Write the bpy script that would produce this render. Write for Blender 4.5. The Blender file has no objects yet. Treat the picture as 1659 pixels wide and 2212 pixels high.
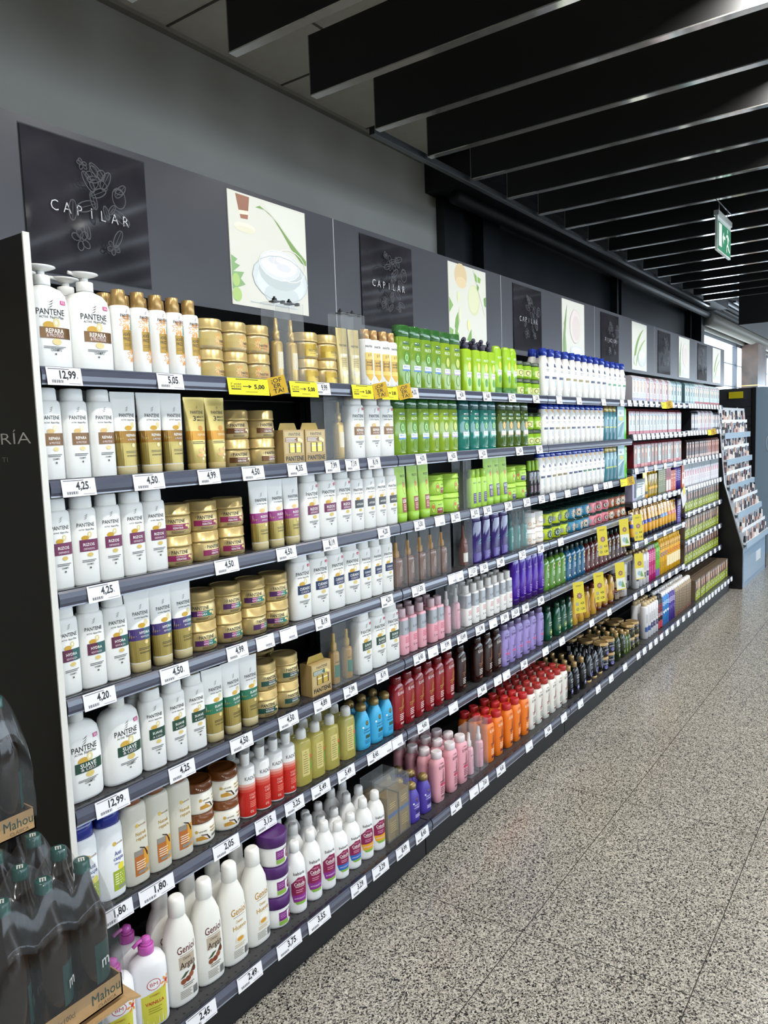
import bpy, math, random
from mathutils import Matrix, Vector
random.seed(7)
C = bpy.context.scene.collection
SC = bpy.context.scene
# ------------------------------------------------------------------ camera
CAMZ = 1.55
def make_camera():
    yaw, pitch, roll, f = 0.62154, -0.09896, -0.03516, 1637.9
    fwd = Vector((math.cos(yaw)*math.cos(pitch), math.sin(yaw)*math.cos(pitch), math.sin(pitch)))
    right = Vector((math.sin(yaw), -math.cos(yaw), 0)); up = right.cross(fwd)
    r2 = math.cos(roll)*right + math.sin(roll)*up
    u2 = -math.sin(roll)*right + math.cos(roll)*up
    cam = bpy.data.cameras.new('camera'); o = bpy.data.objects.new('camera', cam); C.objects.link(o)
    cam.sensor_fit = 'VERTICAL'; cam.sensor_height = 36; cam.lens = f/2212*36
    cam.clip_start = .02; cam.clip_end = 200
    m = Matrix((( r2.x, u2.x, -fwd.x, 0), (r2.y, u2.y, -fwd.y, 0), (r2.z, u2.z, -fwd.z, CAMZ), (0, 0, 0, 1)))
    o.matrix_world = m
    SC.camera = o
make_camera()
# ------------------------------------------------------------------ world, exposure
W = bpy.data.worlds.new('daylight'); SC.world = W; W.use_nodes = True
W.node_tree.nodes['Background'].inputs[0].default_value = (.72, .86, 1, 1)
W.node_tree.nodes['Background'].inputs[1].default_value = 4.2
SC.view_settings.view_transform = 'Standard'; SC.view_settings.look = 'None'
SC.view_settings.exposure = 0.8; SC.view_settings.gamma = 1; SC.view_settings.use_curve_mapping = False
SC.cycles.use_denoising = True
SC.cycles.max_bounces = 6; SC.cycles.diffuse_bounces = 3; SC.cycles.glossy_bounces = 3; SC.cycles.transparent_max_bounces = 20
SC.cycles.use_adaptive_sampling = True; SC.cycles.adaptive_threshold = .06
SC.cycles.sample_clamp_indirect = 4
SC.cycles.caustics_reflective = False; SC.cycles.caustics_refractive = False
LAMP_W = 9.0      # one ceiling spot
LAMP_COL = (1, .975, .925)
ROW_GAIN = (1.65, .48, .5)
LAMPS = [(x, y) for y in (.55, -1.6, -4.0) for x in [1.73+.4822*.5+.4822*2*k for k in range(-3, 9)]]

def area(name, loc, rot, sx, sy, power, col, shape='RECTANGLE', portal=False):
    l = bpy.data.lights.new(name, 'AREA'); l.shape = shape; l.size = sx; l.size_y = sy; l.energy = power; l.color = col
    l.cycles.is_portal = portal
    o = bpy.data.objects.new(name, l); C.objects.link(o); o.location = loc; o.rotation_euler = rot
    return o
# daylight comes through three glazed openings
area('window_portal', (21.0, 3.2, 1.7), (math.radians(-90), 0, 0), 16.4, 2.8, 1, (1, 1, 1), portal=True)
area('window_portal', (29.9, -1.5, 1.6), (0, math.radians(90), 0), 3.0, 8.6, 1, (1, 1, 1), portal=True)
area('window_portal', (12.0, -6.9, 1.9), (math.radians(90), 0, 0), 27, 2.6, 1, (1, 1, 1), portal=True)

# ------------------------------------------------------------------ materials
def lin(h):
    v = [int(h[i:i+2], 16)/255 for i in (1, 3, 5)]
    return tuple(x/12.92 if x <= .04045 else ((x+.055)/1.055)**2.4 for x in v) + (1,)
MATS = {}
def M(spec):
    """'#rrggbb' + optional letters: m metal, g glossy, p paper, s satin, c clear liquid plastic, k clear box"""
    if spec in MATS: return MATS[spec]
    col, fl = spec[:7], spec[7:]
    m = bpy.data.materials.new('surface_'+spec[1:]); m.use_nodes = True
    nt = m.node_tree; b = nt.nodes['Principled BSDF']
    b.inputs['Base Color'].default_value = lin(col)
    b.inputs['Roughness'].default_value = .38
    if 'm' in fl:
        b.inputs['Metallic'].default_value = .45; b.inputs['Roughness'].default_value = .3
    if 'g' in fl: b.inputs['Roughness'].default_value = .12
    if 'p' in fl: b.inputs['Roughness'].default_value = .6
    if 's' in fl: b.inputs['Roughness'].default_value = .5
    if 'c' in fl:
        b.inputs['Alpha'].default_value = .8; b.inputs['Roughness'].default_value = .1
        b.inputs['Coat Weight'].default_value = .5
    if 'v' in fl:
        b.inputs['Alpha'].default_value = .5; b.inputs['Roughness'].default_value = .06; b.inputs['Coat Weight'].default_value = .6
    if 'k' in fl:
        b.inputs['Alpha'].default_value = .06; b.inputs['Roughness'].default_value = .05
    if not fl or fl in 'gs':
        n = nt.nodes.new('ShaderNodeTexNoise'); n.inputs['Scale'].default_value = 60
        r = nt.nodes.new('ShaderNodeMapRange'); r.inputs['To Min'].default_value = b.inputs['Roughness'].default_value*.85
        r.inputs['To Max'].default_value = b.inputs['Roughness'].default_value*1.2
        nt.links.new(n.outputs['Fac'], r.inputs['Value']); nt.links.new(r.outputs[0], b.inputs['Roughness'])
    MATS[spec] = m
    return m
def N(nt, t, **kw):
    n = nt.nodes.new(t)
    for k, v in kw.items():
        if hasattr(n, k): setattr(n, k, v)
        else: n.inputs[k].default_value = v
    return n
def newmat(name, rough=.5, col=(.5, .5, .5, 1), metal=0):
    m = bpy.data.materials.new(name); m.use_nodes = True; nt = m.node_tree; b = nt.nodes['Principled BSDF']
    b.inputs['Roughness'].default_value = rough; b.inputs['Base Color'].default_value = col; b.inputs['Metallic'].default_value = metal
    return m, nt, b
def ramp(nt, stops):
    r = nt.nodes.new('ShaderNodeValToRGB'); e = r.color_ramp.elements
    while len(e) > 1: e.remove(e[-1])
    e[0].position = stops[0][0]; e[0].color = stops[0][1]
    for p, c in stops[1:]:
        x = e.new(p); x.color = c
    return r
def mat_floor():
    m, nt, b = newmat('speckled_granite', .22)
    g = N(nt, 'ShaderNodeNewGeometry')
    nd = N(nt, 'ShaderNodeTexNoise', Scale=90., Detail=2.)
    nt.links.new(g.outputs['Position'], nd.inputs['Vector'])
    md = N(nt, 'ShaderNodeVectorMath', operation='SCALE'); md.inputs['Scale'].default_value = .008; nt.links.new(nd.outputs['Color'], md.inputs[0])
    ad = N(nt, 'ShaderNodeVectorMath', operation='ADD'); nt.links.new(g.outputs['Position'], ad.inputs[0]); nt.links.new(md.outputs[0], ad.inputs[1])
    v1 = N(nt, 'ShaderNodeTexVoronoi', Scale=260.); v2 = N(nt, 'ShaderNodeTexVoronoi', Scale=520.)
    n2 = N(nt, 'ShaderNodeTexNoise', Scale=1.3, Detail=5.)
    for n in (v1, v2): nt.links.new(ad.outputs[0], n.inputs['Vector'])
    nt.links.new(g.outputs['Position'], n2.inputs['Vector'])
    def grains(v, stops):
        sx = N(nt, 'ShaderNodeSeparateColor'); nt.links.new(v.outputs['Color'], sx.inputs[0])
        r = ramp(nt, stops); r.color_ramp.interpolation = 'CONSTANT'; nt.links.new(sx.outputs[0], r.inputs[0]); return r
    r = grains(v1, [(0, lin('#1e1d1f')), (.13, lin('#555351')), (.26, lin('#8b8883')), (.42, lin('#b9b5ab')), (.68, lin('#d2cec4')), (.9, lin('#a5a198'))])
    rb = grains(v2, [(0, (.25, .25, .25, 1)), (.16, (.62, .61, .6, 1)), (.34, (1, 1, 1, 1))])
    r2 = ramp(nt, [(.35, (.84, .84, .83, 1)), (.7, (1, .99, .97, 1))]); nt.links.new(n2.outputs['Fac'], r2.inputs[0])
    mx = N(nt, 'ShaderNodeMix', data_type='RGBA', blend_type='MULTIPLY'); mx.inputs[0].default_value = 1
    nt.links.new(r.outputs[0], mx.inputs[6]); nt.links.new(r2.outputs[0], mx.inputs[7])
    mx3 = N(nt, 'ShaderNodeMix', data_type='RGBA', blend_type='MULTIPLY'); mx3.inputs[0].default_value = .75
    nt.links.new(mx.outputs[2], mx3.inputs[6]); nt.links.new(rb.outputs[0], mx3.inputs[7])
    # slab joints
    mp = N(nt, 'ShaderNodeMapping'); mp.inputs['Location'].default_value = (-2.03, -.98, 0)
    nt.links.new(g.outputs['Position'], mp.inputs[0])
    br = N(nt, 'ShaderNodeTexBrick', offset=0.0, squash=1.0); br.inputs['Scale'].default_value = 1
    br.inputs['Mortar Size'].default_value = .0016; br.inputs['Brick Width'].default_value = .99; br.inputs['Row Height'].default_value = .5
    br.inputs['Mortar Smooth'].default_value = .1
    nt.links.new(mp.outputs[0], br.inputs['Vector'])
    mx2 = N(nt, 'ShaderNodeMix', data_type='RGBA'); nt.links.new(br.outputs['Fac'], mx2.inputs[0])
    nt.links.new(mx3.outputs[2], mx2.inputs[6]); mx2.inputs[7].default_value = lin('#3a3834')
    nt.links.new(mx2.outputs[2], b.inputs['Base Color'])
    return m
def mat_noise(name, c1, c2, scale, rough, bump=0, bscale=300, stretch=None, metal=0):
    m, nt, b = newmat(name, rough, metal=metal)
    g = N(nt, 'ShaderNodeNewGeometry'); mp = N(nt, 'ShaderNodeMapping')
    if stretch: mp.inputs['Scale'].default_value = stretch
    nt.links.new(g.outputs['Position'], mp.inputs[0])
    n = N(nt, 'ShaderNodeTexNoise', Scale=float(scale), Detail=4.); nt.links.new(mp.outputs[0], n.inputs['Vector'])
    r = ramp(nt, [(.3, lin(c1)), (.7, lin(c2))]); nt.links.new(n.outputs['Fac'], r.inputs[0]); nt.links.new(r.outputs[0], b.inputs['Base Color'])
    if bump:
        n2 = N(nt, 'ShaderNodeTexNoise', Scale=float(bscale), Detail=2.); nt.links.new(g.outputs['Position'], n2.inputs['Vector'])
        bp = N(nt, 'ShaderNodeBump', Strength=bump, Distance=.002); nt.links.new(n2.outputs['Fac'], bp.inputs['Height']); nt.links.new(bp.outputs[0], b.inputs['Normal'])
    return m
def mat_perf():
    m, nt, b = newmat('perforated_steel', .45)
    g = N(nt, 'ShaderNodeNewGeometry'); v = N(nt, 'ShaderNodeVectorMath', operation='MULTIPLY'); v.inputs[1].default_value = (40, 40, 0)
    nt.links.new(g.outputs['Position'], v.inputs[0])
    fr = N(nt, 'ShaderNodeVectorMath', operation='FRACTION'); nt.links.new(v.outputs[0], fr.inputs[0])
    d = N(nt, 'ShaderNodeVectorMath', operation='DISTANCE'); d.inputs[1].default_value = (.5, .5, 0); nt.links.new(fr.outputs[0], d.inputs[0])
    lt = N(nt, 'ShaderNodeMath', operation='LESS_THAN'); lt.inputs[1].default_value = .13; nt.links.new(d.outputs['Value'], lt.inputs[0])
    mx = N(nt, 'ShaderNodeMix', data_type='RGBA'); nt.links.new(lt.outputs[0], mx.inputs[0])
    mx.inputs[6].default_value = lin('#39383a'); mx.inputs[7].default_value = lin('#050505')
    nt.links.new(mx.outputs[2], b.inputs['Base Color'])
    return m
FLOOR = mat_floor()
WALLG = mat_noise('grey_painted_plaster', '#9a978f', '#a4a199', 1.5, .75, .15, 120)
TILE = mat_noise('mineral_fibre_tile', '#d4cec2', '#dcd6ca', 8, .9, .8, 260)
BLACKW = mat_noise('black_painted_panel', '#0d0f12', '#1d2024', 2.5, .35, 0, stretch=(1, 1, .3))
BLACKC = mat_noise('black_ceiling_paint', '#08090b', '#0d0e11', 3, .6)
BAFFLE = mat_noise('black_baffle_laminate', '#0c0c0d', '#111113', 4, .5)
STRIP = mat_noise('brushed_aluminium_edge', '#eeece8', '#faf8f4', 9, .10, stretch=(1, 8, 1), metal=.8)
HEAD = mat_noise('charcoal_laminate', '#3b3b41', '#424248', 3, .32)
GLASSK = mat_noise('smoked_black_glass', '#232226', '#353338', 5, .07)
PERF = mat_perf()
BACKP = mat_noise('black_steel_back', '#0b0b0c', '#101012', 5, .6)
ENDP = mat_noise('dark_brown_black_laminate', '#171410', '#1b1813', 3, .42)
CARD = mat_noise('brown_cardboard', '#a8865a', '#b8966a', 14, .8, .3, 90)
STONE = mat_noise('brown_stone_cladding', '#4a423c', '#8a6a58', 1.6, .35)
BEAM = mat_noise('beige_painted_beam', '#7e7a70', '#8f8b80', 2, .6)
def mat_lip():
    m = mat_noise('slate_blue_price_channel', '#3d4152', '#464a5c', 30, .3, stretch=(.1, 1, 1))
    b = m.node_tree.nodes['Principled BSDF']; b.inputs['Coat Weight'].default_value = .6; b.inputs['Coat Roughness'].default_value = .12
    return m
LIP = mat_lip()

# ------------------------------------------------------------------ mesh building
class MB:
    def __init__(s): s.v = []; s.f = []; s.m = []; s.sm = []; s.mats = []
    def mi(s, m):
        if isinstance(m, str): m = M(m)
        if m not in s.mats: s.mats.append(m)
        return s.mats.index(m)
    def add(s, vs, fs, m, smooth=False):
        k = len(s.v); i = s.mi(m); s.v += [tuple(v) for v in vs]
        for f in fs: s.f.append(tuple(j+k for j in f)); s.m.append(i); s.sm.append(smooth)
    def box(s, a, b, m):
        x0, y0, z0 = a; x1, y1, z1 = b
        s.add([(x0,y0,z0),(x1,y0,z0),(x1,y1,z0),(x0,y1,z0),(x0,y0,z1),(x1,y0,z1),(x1,y1,z1),(x0,y1,z1)],
              [(0,3,2,1),(4,5,6,7),(0,1,5,4),(1,2,6,5),(2,3,7,6),(3,0,4,7)], m)
    def tube(s, pts, r, m, seg=8):
        vs = []; fs = []; P = [Vector(p) for p in pts]
        for i, p in enumerate(P):
            d = (P[min(i+1, len(P)-1)]-P[max(i-1, 0)]).normalized()
            a = d.orthogonal().normalized(); b = d.cross(a)
            for k in range(seg):
                t = 2*math.pi*k/seg; vs.append(p + (a*math.cos(t)+b*math.sin(t))*r)
        for i in range(len(P)-1):
            for k in range(seg):
                k2 = (k+1) % seg; fs.append((i*seg+k, i*seg+k2, (i+1)*seg+k2, (i+1)*seg+k))
        fs += [tuple(range(seg))[::-1], tuple((len(P)-1)*seg+k for k in range(seg))]
        s.add(vs, fs, m, True)
    def prism(s, pts, axis, a, b, m):
        """closed 2-D outline extruded along an axis from a to b"""
        def P(p, t): return {'x': (t, p[0], p[1]), 'y': (p[0], t, p[1]), 'z': (p[0], p[1], t)}[axis]
        n = len(pts); vs = [P(p, a) for p in pts]+[P(p, b) for p in pts]
        fs = [tuple(range(n))[::-1], tuple(range(n, 2*n))]+[(i, (i+1) % n, n+(i+1) % n, n+i) for i in range(n)]
        s.add(vs, fs, m)
    def mesh(s, name):
        me = bpy.data.meshes.new(name); me.from_pydata(s.v, [], s.f)
        for m in s.mats: me.materials.append(m)
        me.polygons.foreach_set('material_index', s.m); me.polygons.foreach_set('use_smooth', s.sm)
        me.update(); return me
    def build(s, name, parent=None, loc=None):
        o = bpy.data.objects.new(name, s.mesh(name)); C.objects.link(o)
        if parent: o.parent = parent
        if loc: o.location = loc
        return o
def sgnpow(x, p): return math.copysign(abs(x)**p, x)
def lathe(mb, secs, n, m, seg, cx=0, cy=0, lean=0):
    vs = []; fs = []; h = secs[-1][0]
    for z, rx, ry in secs:
        for k in range(seg):
            t = 2*math.pi*k/seg
            vs.append((cx+rx*sgnpow(math.sin(t), 2/n), cy-ry*sgnpow(math.cos(t), 2/n), z))
    L = len(secs)
    for i in range(L-1):
        for k in range(seg):
            k2 = (k+1) % seg; fs.append((i*seg+k, i*seg+k2, (i+1)*seg+k2, (i+1)*seg+k))
    mb.add(vs, fs, m, True)
    mb.add(vs[:seg], [tuple(range(seg))[::-1]], m); mb.add(vs[-seg:], [tuple(range(seg))], m)
# ---- flat shapes mapped onto a surface of revolution or the front of a box
TXT = {}
def text_geo(s, off=.011):
    """unit-size text: verts (x, y), faces, width, cap height"""
    key = (s, off)
    if key in TXT: return TXT[key]
    cu = bpy.data.curves.new('t', 'FONT'); cu.body = s; cu.size = 1; cu.resolution_u = 2; cu.fill_mode = 'BOTH'; cu.offset = off
    o = bpy.data.objects.new('t', cu); C.objects.link(o)
    dg = bpy.context.evaluated_depsgraph_get(); me = bpy.data.meshes.new_from_object(o.evaluated_get(dg))
    vs = [(v.co.x, v.co.y) for v in me.vertices]; fs = [tuple(p.vertices) for p in me.polygons]
    bpy.data.objects.remove(o); bpy.data.curves.remove(cu); bpy.data.meshes.remove(me)
    x0 = min(v[0] for v in vs); x1 = max(v[0] for v in vs); 
    vs = [(x-(x0+x1)/2, y) for x, y in vs]
    TXT[key] = (vs, fs, x1-x0); return TXT[key]
class Surf:
    def __init__(s, secs, n, off=.05): s.secs = secs; s.n = n; s.off = off; s.cache = {}
    def r(s, z):
        S = s.secs
        if z <= S[0][0]: return S[0][1:]
        for a, b in zip(S, S[1:]):
            if z <= b[0]:
                t = (z-a[0])/max(1e-6, b[0]-a[0]); return (a[1]+(b[1]-a[1])*t, a[2]+(b[2]-a[2])*t)
        return S[-1][1:]
    def table(s, rx, ry):
        k = (round(rx, 2), round(ry, 2))
        if k not in s.cache:
            pts = [(0., 0., -ry)]; L = 0; K = 60; px, py = 0, -ry
            for i in range(1, K+1):
                t = math.pi*i/K; x = rx*sgnpow(math.sin(t), 2/s.n); y = -ry*sgnpow(math.cos(t), 2/s.n)
                L += math.hypot(x-px, y-py); pts.append((L, x, y)); px, py = x, y
            s.cache[k] = pts
        return s.cache[k]
    def __call__(s, u, z):
        rx, ry = s.r(z); rx += s.off; ry += s.off
        if s.n is None: return (u, -ry, z)
        T = s.table(rx, ry); a = abs(u)
        for p, q in zip(T, T[1:]):
            if a <= q[0]:
                t = (a-p[0])/max(1e-9, q[0]-p[0]); x = p[1]+(q[1]-p[1])*t; y = p[2]+(q[2]-p[2])*t
                return (math.copysign(x, u), y, z)
        return (0, ry, z)
def decals(mb, surf, ds):
    for i, d in enumerate(ds):
        k = d[0]; sf = surf; lift = .0
        def put(pts, faces, col):
            vs = []
            for u, z in pts:
                x, y, zz = sf(u, z); l = math.hypot(x, y) or 1; e = .006*i
                vs.append((x*(1+e/l), y*(1+e/l), zz) if surf.n else (x, y-e, zz))
            mb.add(vs, faces, col)
        def poly(pts, col):
            if surf.n is None: return put(pts, [tuple(range(len(pts)))], col)
            st = .55 if surf.secs[1][1] > .3 else .006
            u0 = min(p[0] for p in pts); u1 = max(p[0] for p in pts)
            K = max(1, math.ceil((u1-u0)/st))
            def clip(P, c, sg):
                out = []
                for (a, b), (c2, d2) in zip(P, P[1:]+P[:1]):
                    i1 = (a-c)*sg >= -1e-9; i2 = (c2-c)*sg >= -1e-9
                    if i1: out.append((a, b))
                    if i1 != i2: t = (c-a)/(c2-a); out.append((c, b+(d2-b)*t))
                return out
            vs = []; fs = []
            for j in range(K):
                q = clip(clip(pts, u0+(u1-u0)*j/K, 1), u0+(u1-u0)*(j+1)/K, -1)
                if len(q) > 2: fs.append(tuple(range(len(vs), len(vs)+len(q)))); vs += q
            put(vs, fs, col)
        if k == 'r':
            _, u0, u1, z0, z1, col = d; nz = max(1, int((z1-z0)/1.5)) if surf.n else 1
            for b in range(nz):
                za, zb = z0+(z1-z0)*b/nz, z0+(z1-z0)*(b+1)/nz; poly([(u0, za), (u1, za), (u1, zb), (u0, zb)], col)
        elif k == 't':
            _, s, u, z, h, w, col = d; vs, fs, w0 = text_geo(s, .03 if ',' in s else 0 if s == 'BM' else .011); sx = w/w0 if w else h/.72; sz = h/.72
            put([(u+x*sx, z+y*sz) for x, y in vs], fs, col)
        elif k == 'e':
            _, u, z, ru, rz, col = d; K = 14
            poly([(u+ru*math.cos(2*math.pi*j/K), z+rz*math.sin(2*math.pi*j/K)) for j in range(K)], col)
        elif k == 'o':
            _, u, z, ru, rz, th, col = d; K = 16
            p = []
            for j in range(K):
                c, s2 = math.cos(2*math.pi*j/K), math.sin(2*math.pi*j/K); p += [(u+ru*c, z+rz*s2), (u+(ru-th)*c, z+(rz-th)*s2)]
            put(p, [(2*j, 2*((j+1) % K), 2*((j+1) % K)+1, 2*j+1) for j in range(K)], col)
        elif k == 'q':
            _, pts, col = d; poly(list(pts), col)
        elif k == 'f':       # a blossom of petals
            _, u, z, r, np_, col = d; pts = []; fs = []
            for j in range(np_):
                t = 2*math.pi*j/np_; b = len(pts)
                pts += [(u+r*.15*math.cos(t), z+r*.15*math.sin(t)), (u+r*.7*math.cos(t-.28), z+r*.7*math.sin(t-.28)), (u+r*math.cos(t), z+r*math.sin(t)), (u+r*.7*math.cos(t+.28), z+r*.7*math.sin(t+.28))]
                fs.append((b, b+1, b+2, b+3))
            put(pts, fs, col)
        elif k == 'l':       # lines of tiny print / bars
            _, u0, u1, z0, n, st, th, col = d; pts = []; fs = []
            for j in range(n):
                b = len(pts); zz = z0-st*j; uu = u1-(.5 if j % 2 else 0)*(u1-u0)*.25
                mid = [u0+(uu-u0)*q/3 for q in range(4)]
                pts += [(q, zz) for q in mid]+[(q, zz+th) for q in mid]
                fs += [(b+q, b+q+1, b+q+5, b+q+4) for q in range(3)]
            put(pts, fs, col)
        elif k == 'b':       # barcode
            _, u0, u1, z0, z1, col = d; x = u0; j = 0
            while x < u1:
                w = (.06, .12, .09, .16)[j % 4]*(u1-u0)/2.2; put([(x, z0), (x+w, z0), (x+w, z1), (x, z1)], [(0, 1, 2, 3)], col); x += w*2; j += 1
# ------------------------------------------------------------------ product kinds, sizes in centimetres
TYPES = {}
HZ = {'black_oval': 16.5, 'ogx_blue': 16.3, 'ogx_purple': 14.8, 'kadus': 19, 'teatree': 18, 'green': 17.8, 'honey': 18.6, 'honey_down': 18.2, 'jar_lime': 7.5, 'jar_blue': 7.5, 'jar_pink': 7.5, 'jar_brown': 7.5, 'jar_liso': 7.9, 'jar_rizos_f': 7.9,
      'can_white': 24.6, 'can_blue_band': 24.6, 'can_black': 24, 'can_sky': 23.5, 'can_purple': 23.5, 'can_leopard': 23.5, 'geniol_argan': 27.6, 'geniol_huevo': 27.6, 'babaria': 21.4, 'babaria_blue': 18, 'babaria_yellow': 20.2, 'hs_navy': 24.6, 'hs_olive': 24.6, 'hs_green': 23.6, 'herb_green': 19.4, 'herb_blue': 19.4, 'herb_red': 19.4, 'herb_brown': 19.4}
def zs(parts, f):
    def dz(d):
        k = d[0]; d = list(d)
        if k == 'r': d[3] *= f; d[4] *= f
        elif k in 't': d[3] *= f; d[4] *= f
        elif k in 'eo': d[2] *= f; d[4] *= f
        elif k == 'f': d[2] *= f
        elif k == 'q': d[1] = [(u, z*f) for u, z in d[1]]
        elif k == 'l': d[3] *= f; d[5] *= f
        elif k == 'b': d[3] *= f; d[4] *= f
        elif k in ('cyl', ): d[2] *= f; d[3] *= f
        elif k in ('plate', 'spout'): d[2] *= f
        return tuple(d)
    return [(n, [(a*f, b, c) for a, b, c in S] if S else S, m, col, [dz(d) for d in ds] if isinstance(ds, list) else ds) for n, S, m, col, ds in parts]
def T(name, cat, w, d, h, *parts, scale=.01):
    if name in HZ: parts = zs(parts, HZ[name]/h); h = HZ[name]
    TYPES[name] = dict(cat=cat, w=w, d=d, h=h, parts=parts, scale=scale, me={})
def bod(w, d, h, sh=2., nw=1.2, nd=None, tp=1., rb=.5):
    a, b = w/2, d/2; nd = nd or nw
    return [(0, a-rb*.6, b-rb*.6), (rb*.3, a-rb*.2, b-rb*.2), (rb, a, b), (h*.5, a*(1+tp)/2*1.01, b*(1+tp)/2*1.01), (h-sh, a*tp, b*tp),
            (h-sh*.62, a*tp*.96, b*tp*.96), (h-sh*.3, (a*tp*.78+nw*.22), (b*tp*.78+nd*.22)), (h-sh*.08, nw*1.1, nd*1.1), (h, nw, nd)]
def cyl(r, z0, z1, b=.15, r2=None, ry=None):
    r2 = r2 or r; q = (ry or r)/r
    return [(z0, r-b, (r-b)*q), (z0+b, r, r*q), (z1-b, r2, r2*q), (z1, r2-b, (r2-b)*q)]
def pump(z, r, col, n=3.): # pump head: collar, stem and a wide press plate with nozzle
    return ('pump_head', None, None, col, [('cyl', r*.75, z, z+1.2), ('cyl', r, z+.2, z+2.3), ('cyl', r*.45, z+2.3, z+3.3), ('plate', r, z+3.3)])
WH = '#f1f1ee'; GOLD = '#b89a5fm'; INK = '#1c1b1f'; GR = '#8f8f8f'
def swoosh(u, z, s, col='#4b4640'):
    out = []
    for j in range(3):
        zz = z+.42*s*j; out.append(('q', [(u-.5*s+.1*j*s, zz), (u+.1*s+.1*j*s, zz+.16*s), (u+.45*s+.1*j*s, zz+.55*s), (u+.05*s+.1*j*s, zz+.3*s)], col))
    return out
def pant(w, h, band, t1, t2='', xl=False, grad=None, red=False):
    """front print of the white shampoo bottles"""
    k = h/20.5; L = w*.47; fs = w/6.8
    D = swoosh(0, 15.2*k, fs) + [('t', 'PANTENE', .0, 13.6*k, .95*fs, w*.66, INK), ('t', 'ACTIVE', -w*.17, 12.75*k, .34*fs, w*.2, INK), ('t', 'Nutri-Plex', w*.14, 12.7*k, .5*fs, w*.33, '#3b3b3b')]
    D += [('e', -.45*fs, 11.0*k, .95*fs, .62*fs, '#c9a03bg'), ('e', .75*fs, 11.7*k, .55*fs, .75*fs, '#dccf9cg'), ('e', .7*fs, 11.75*k, .22*fs, .35*fs, '#f5efd2g')]
    D += [('r', -w*.28, w*.46, 7.9*k, 10.6*k, band)]
    if grad: D += [('r', w*.1, w*.46, 7.9*k, 10.6*k, grad)]
    D += [('t', t1, w*.06, (9.15 if t2 else 8.8)*k, .72*fs, w*.42 if len(t1) < 7 else w*.5, WH)]
    if t2: D += [('t', t2, w*.06, 8.25*k, .5*fs, w*.4, '#d9c9cf')]
    D += [('e', .6*fs, 7.1*k, .75*fs, .5*fs, '#d6bf72g'), ('l', -w*.22, w*.3, 5.8*k, 2, .35*k, .16*k, '#5f5f5f'), ('t', 'CHAMPÚ', w*.06, 4.75*k, .42*fs, w*.25, INK), ('q', [(.2, 3.9*k), (.6, 3.9*k), (.6, 4.3*k), (.2, 4.3*k)], '#55555a')]
    if red: D += [('r', w*.22, w*.36, 16*k, 16.8*k, '#d2224e'), ('t', 'XL', w*.29, 16.15*k, .4, w*.1, WH)]
    if xl: D += [('r', w*.24, w*.38, 16.3*k, 17.3*k, '#c8237a'), ('t', 'XXL', w*.31, 16.5*k, .6, w*.11, WH)]
    return D
def PB(name, w, d, h, band, t1, t2='', grad=None, red=False):
    a = w/2; b = d/2
    secs = [(0, a*.9, b*.88), (.15, a*.96, b*.94), (.5, a, b), (h*.5, a*1.0, b), (h*.8, a*.99, b*.99), (h*.845, a*.95, b*.96), (h*.862, a*.86, b*.9), (h*.868, a*.78, b*.84)]
    cap = [(h*.868, a*.76, b*.82), (h*.875, a*.79, b*.86), (h*.985, a*.76, b*.82), (h, a*.7, b*.74)]
    T(name, 'shampoo bottle', w, d, h, ('body', secs, 3., WH, pant(w, h, band, t1, t2, grad=grad, red=red)), ('cap', cap, 2.6, WH, []),
      ('cap_disc', [(h, a*.55, b*.55), (h+.12, a*.5, b*.5)], 2.2, '#c3a85cm', []))
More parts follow.
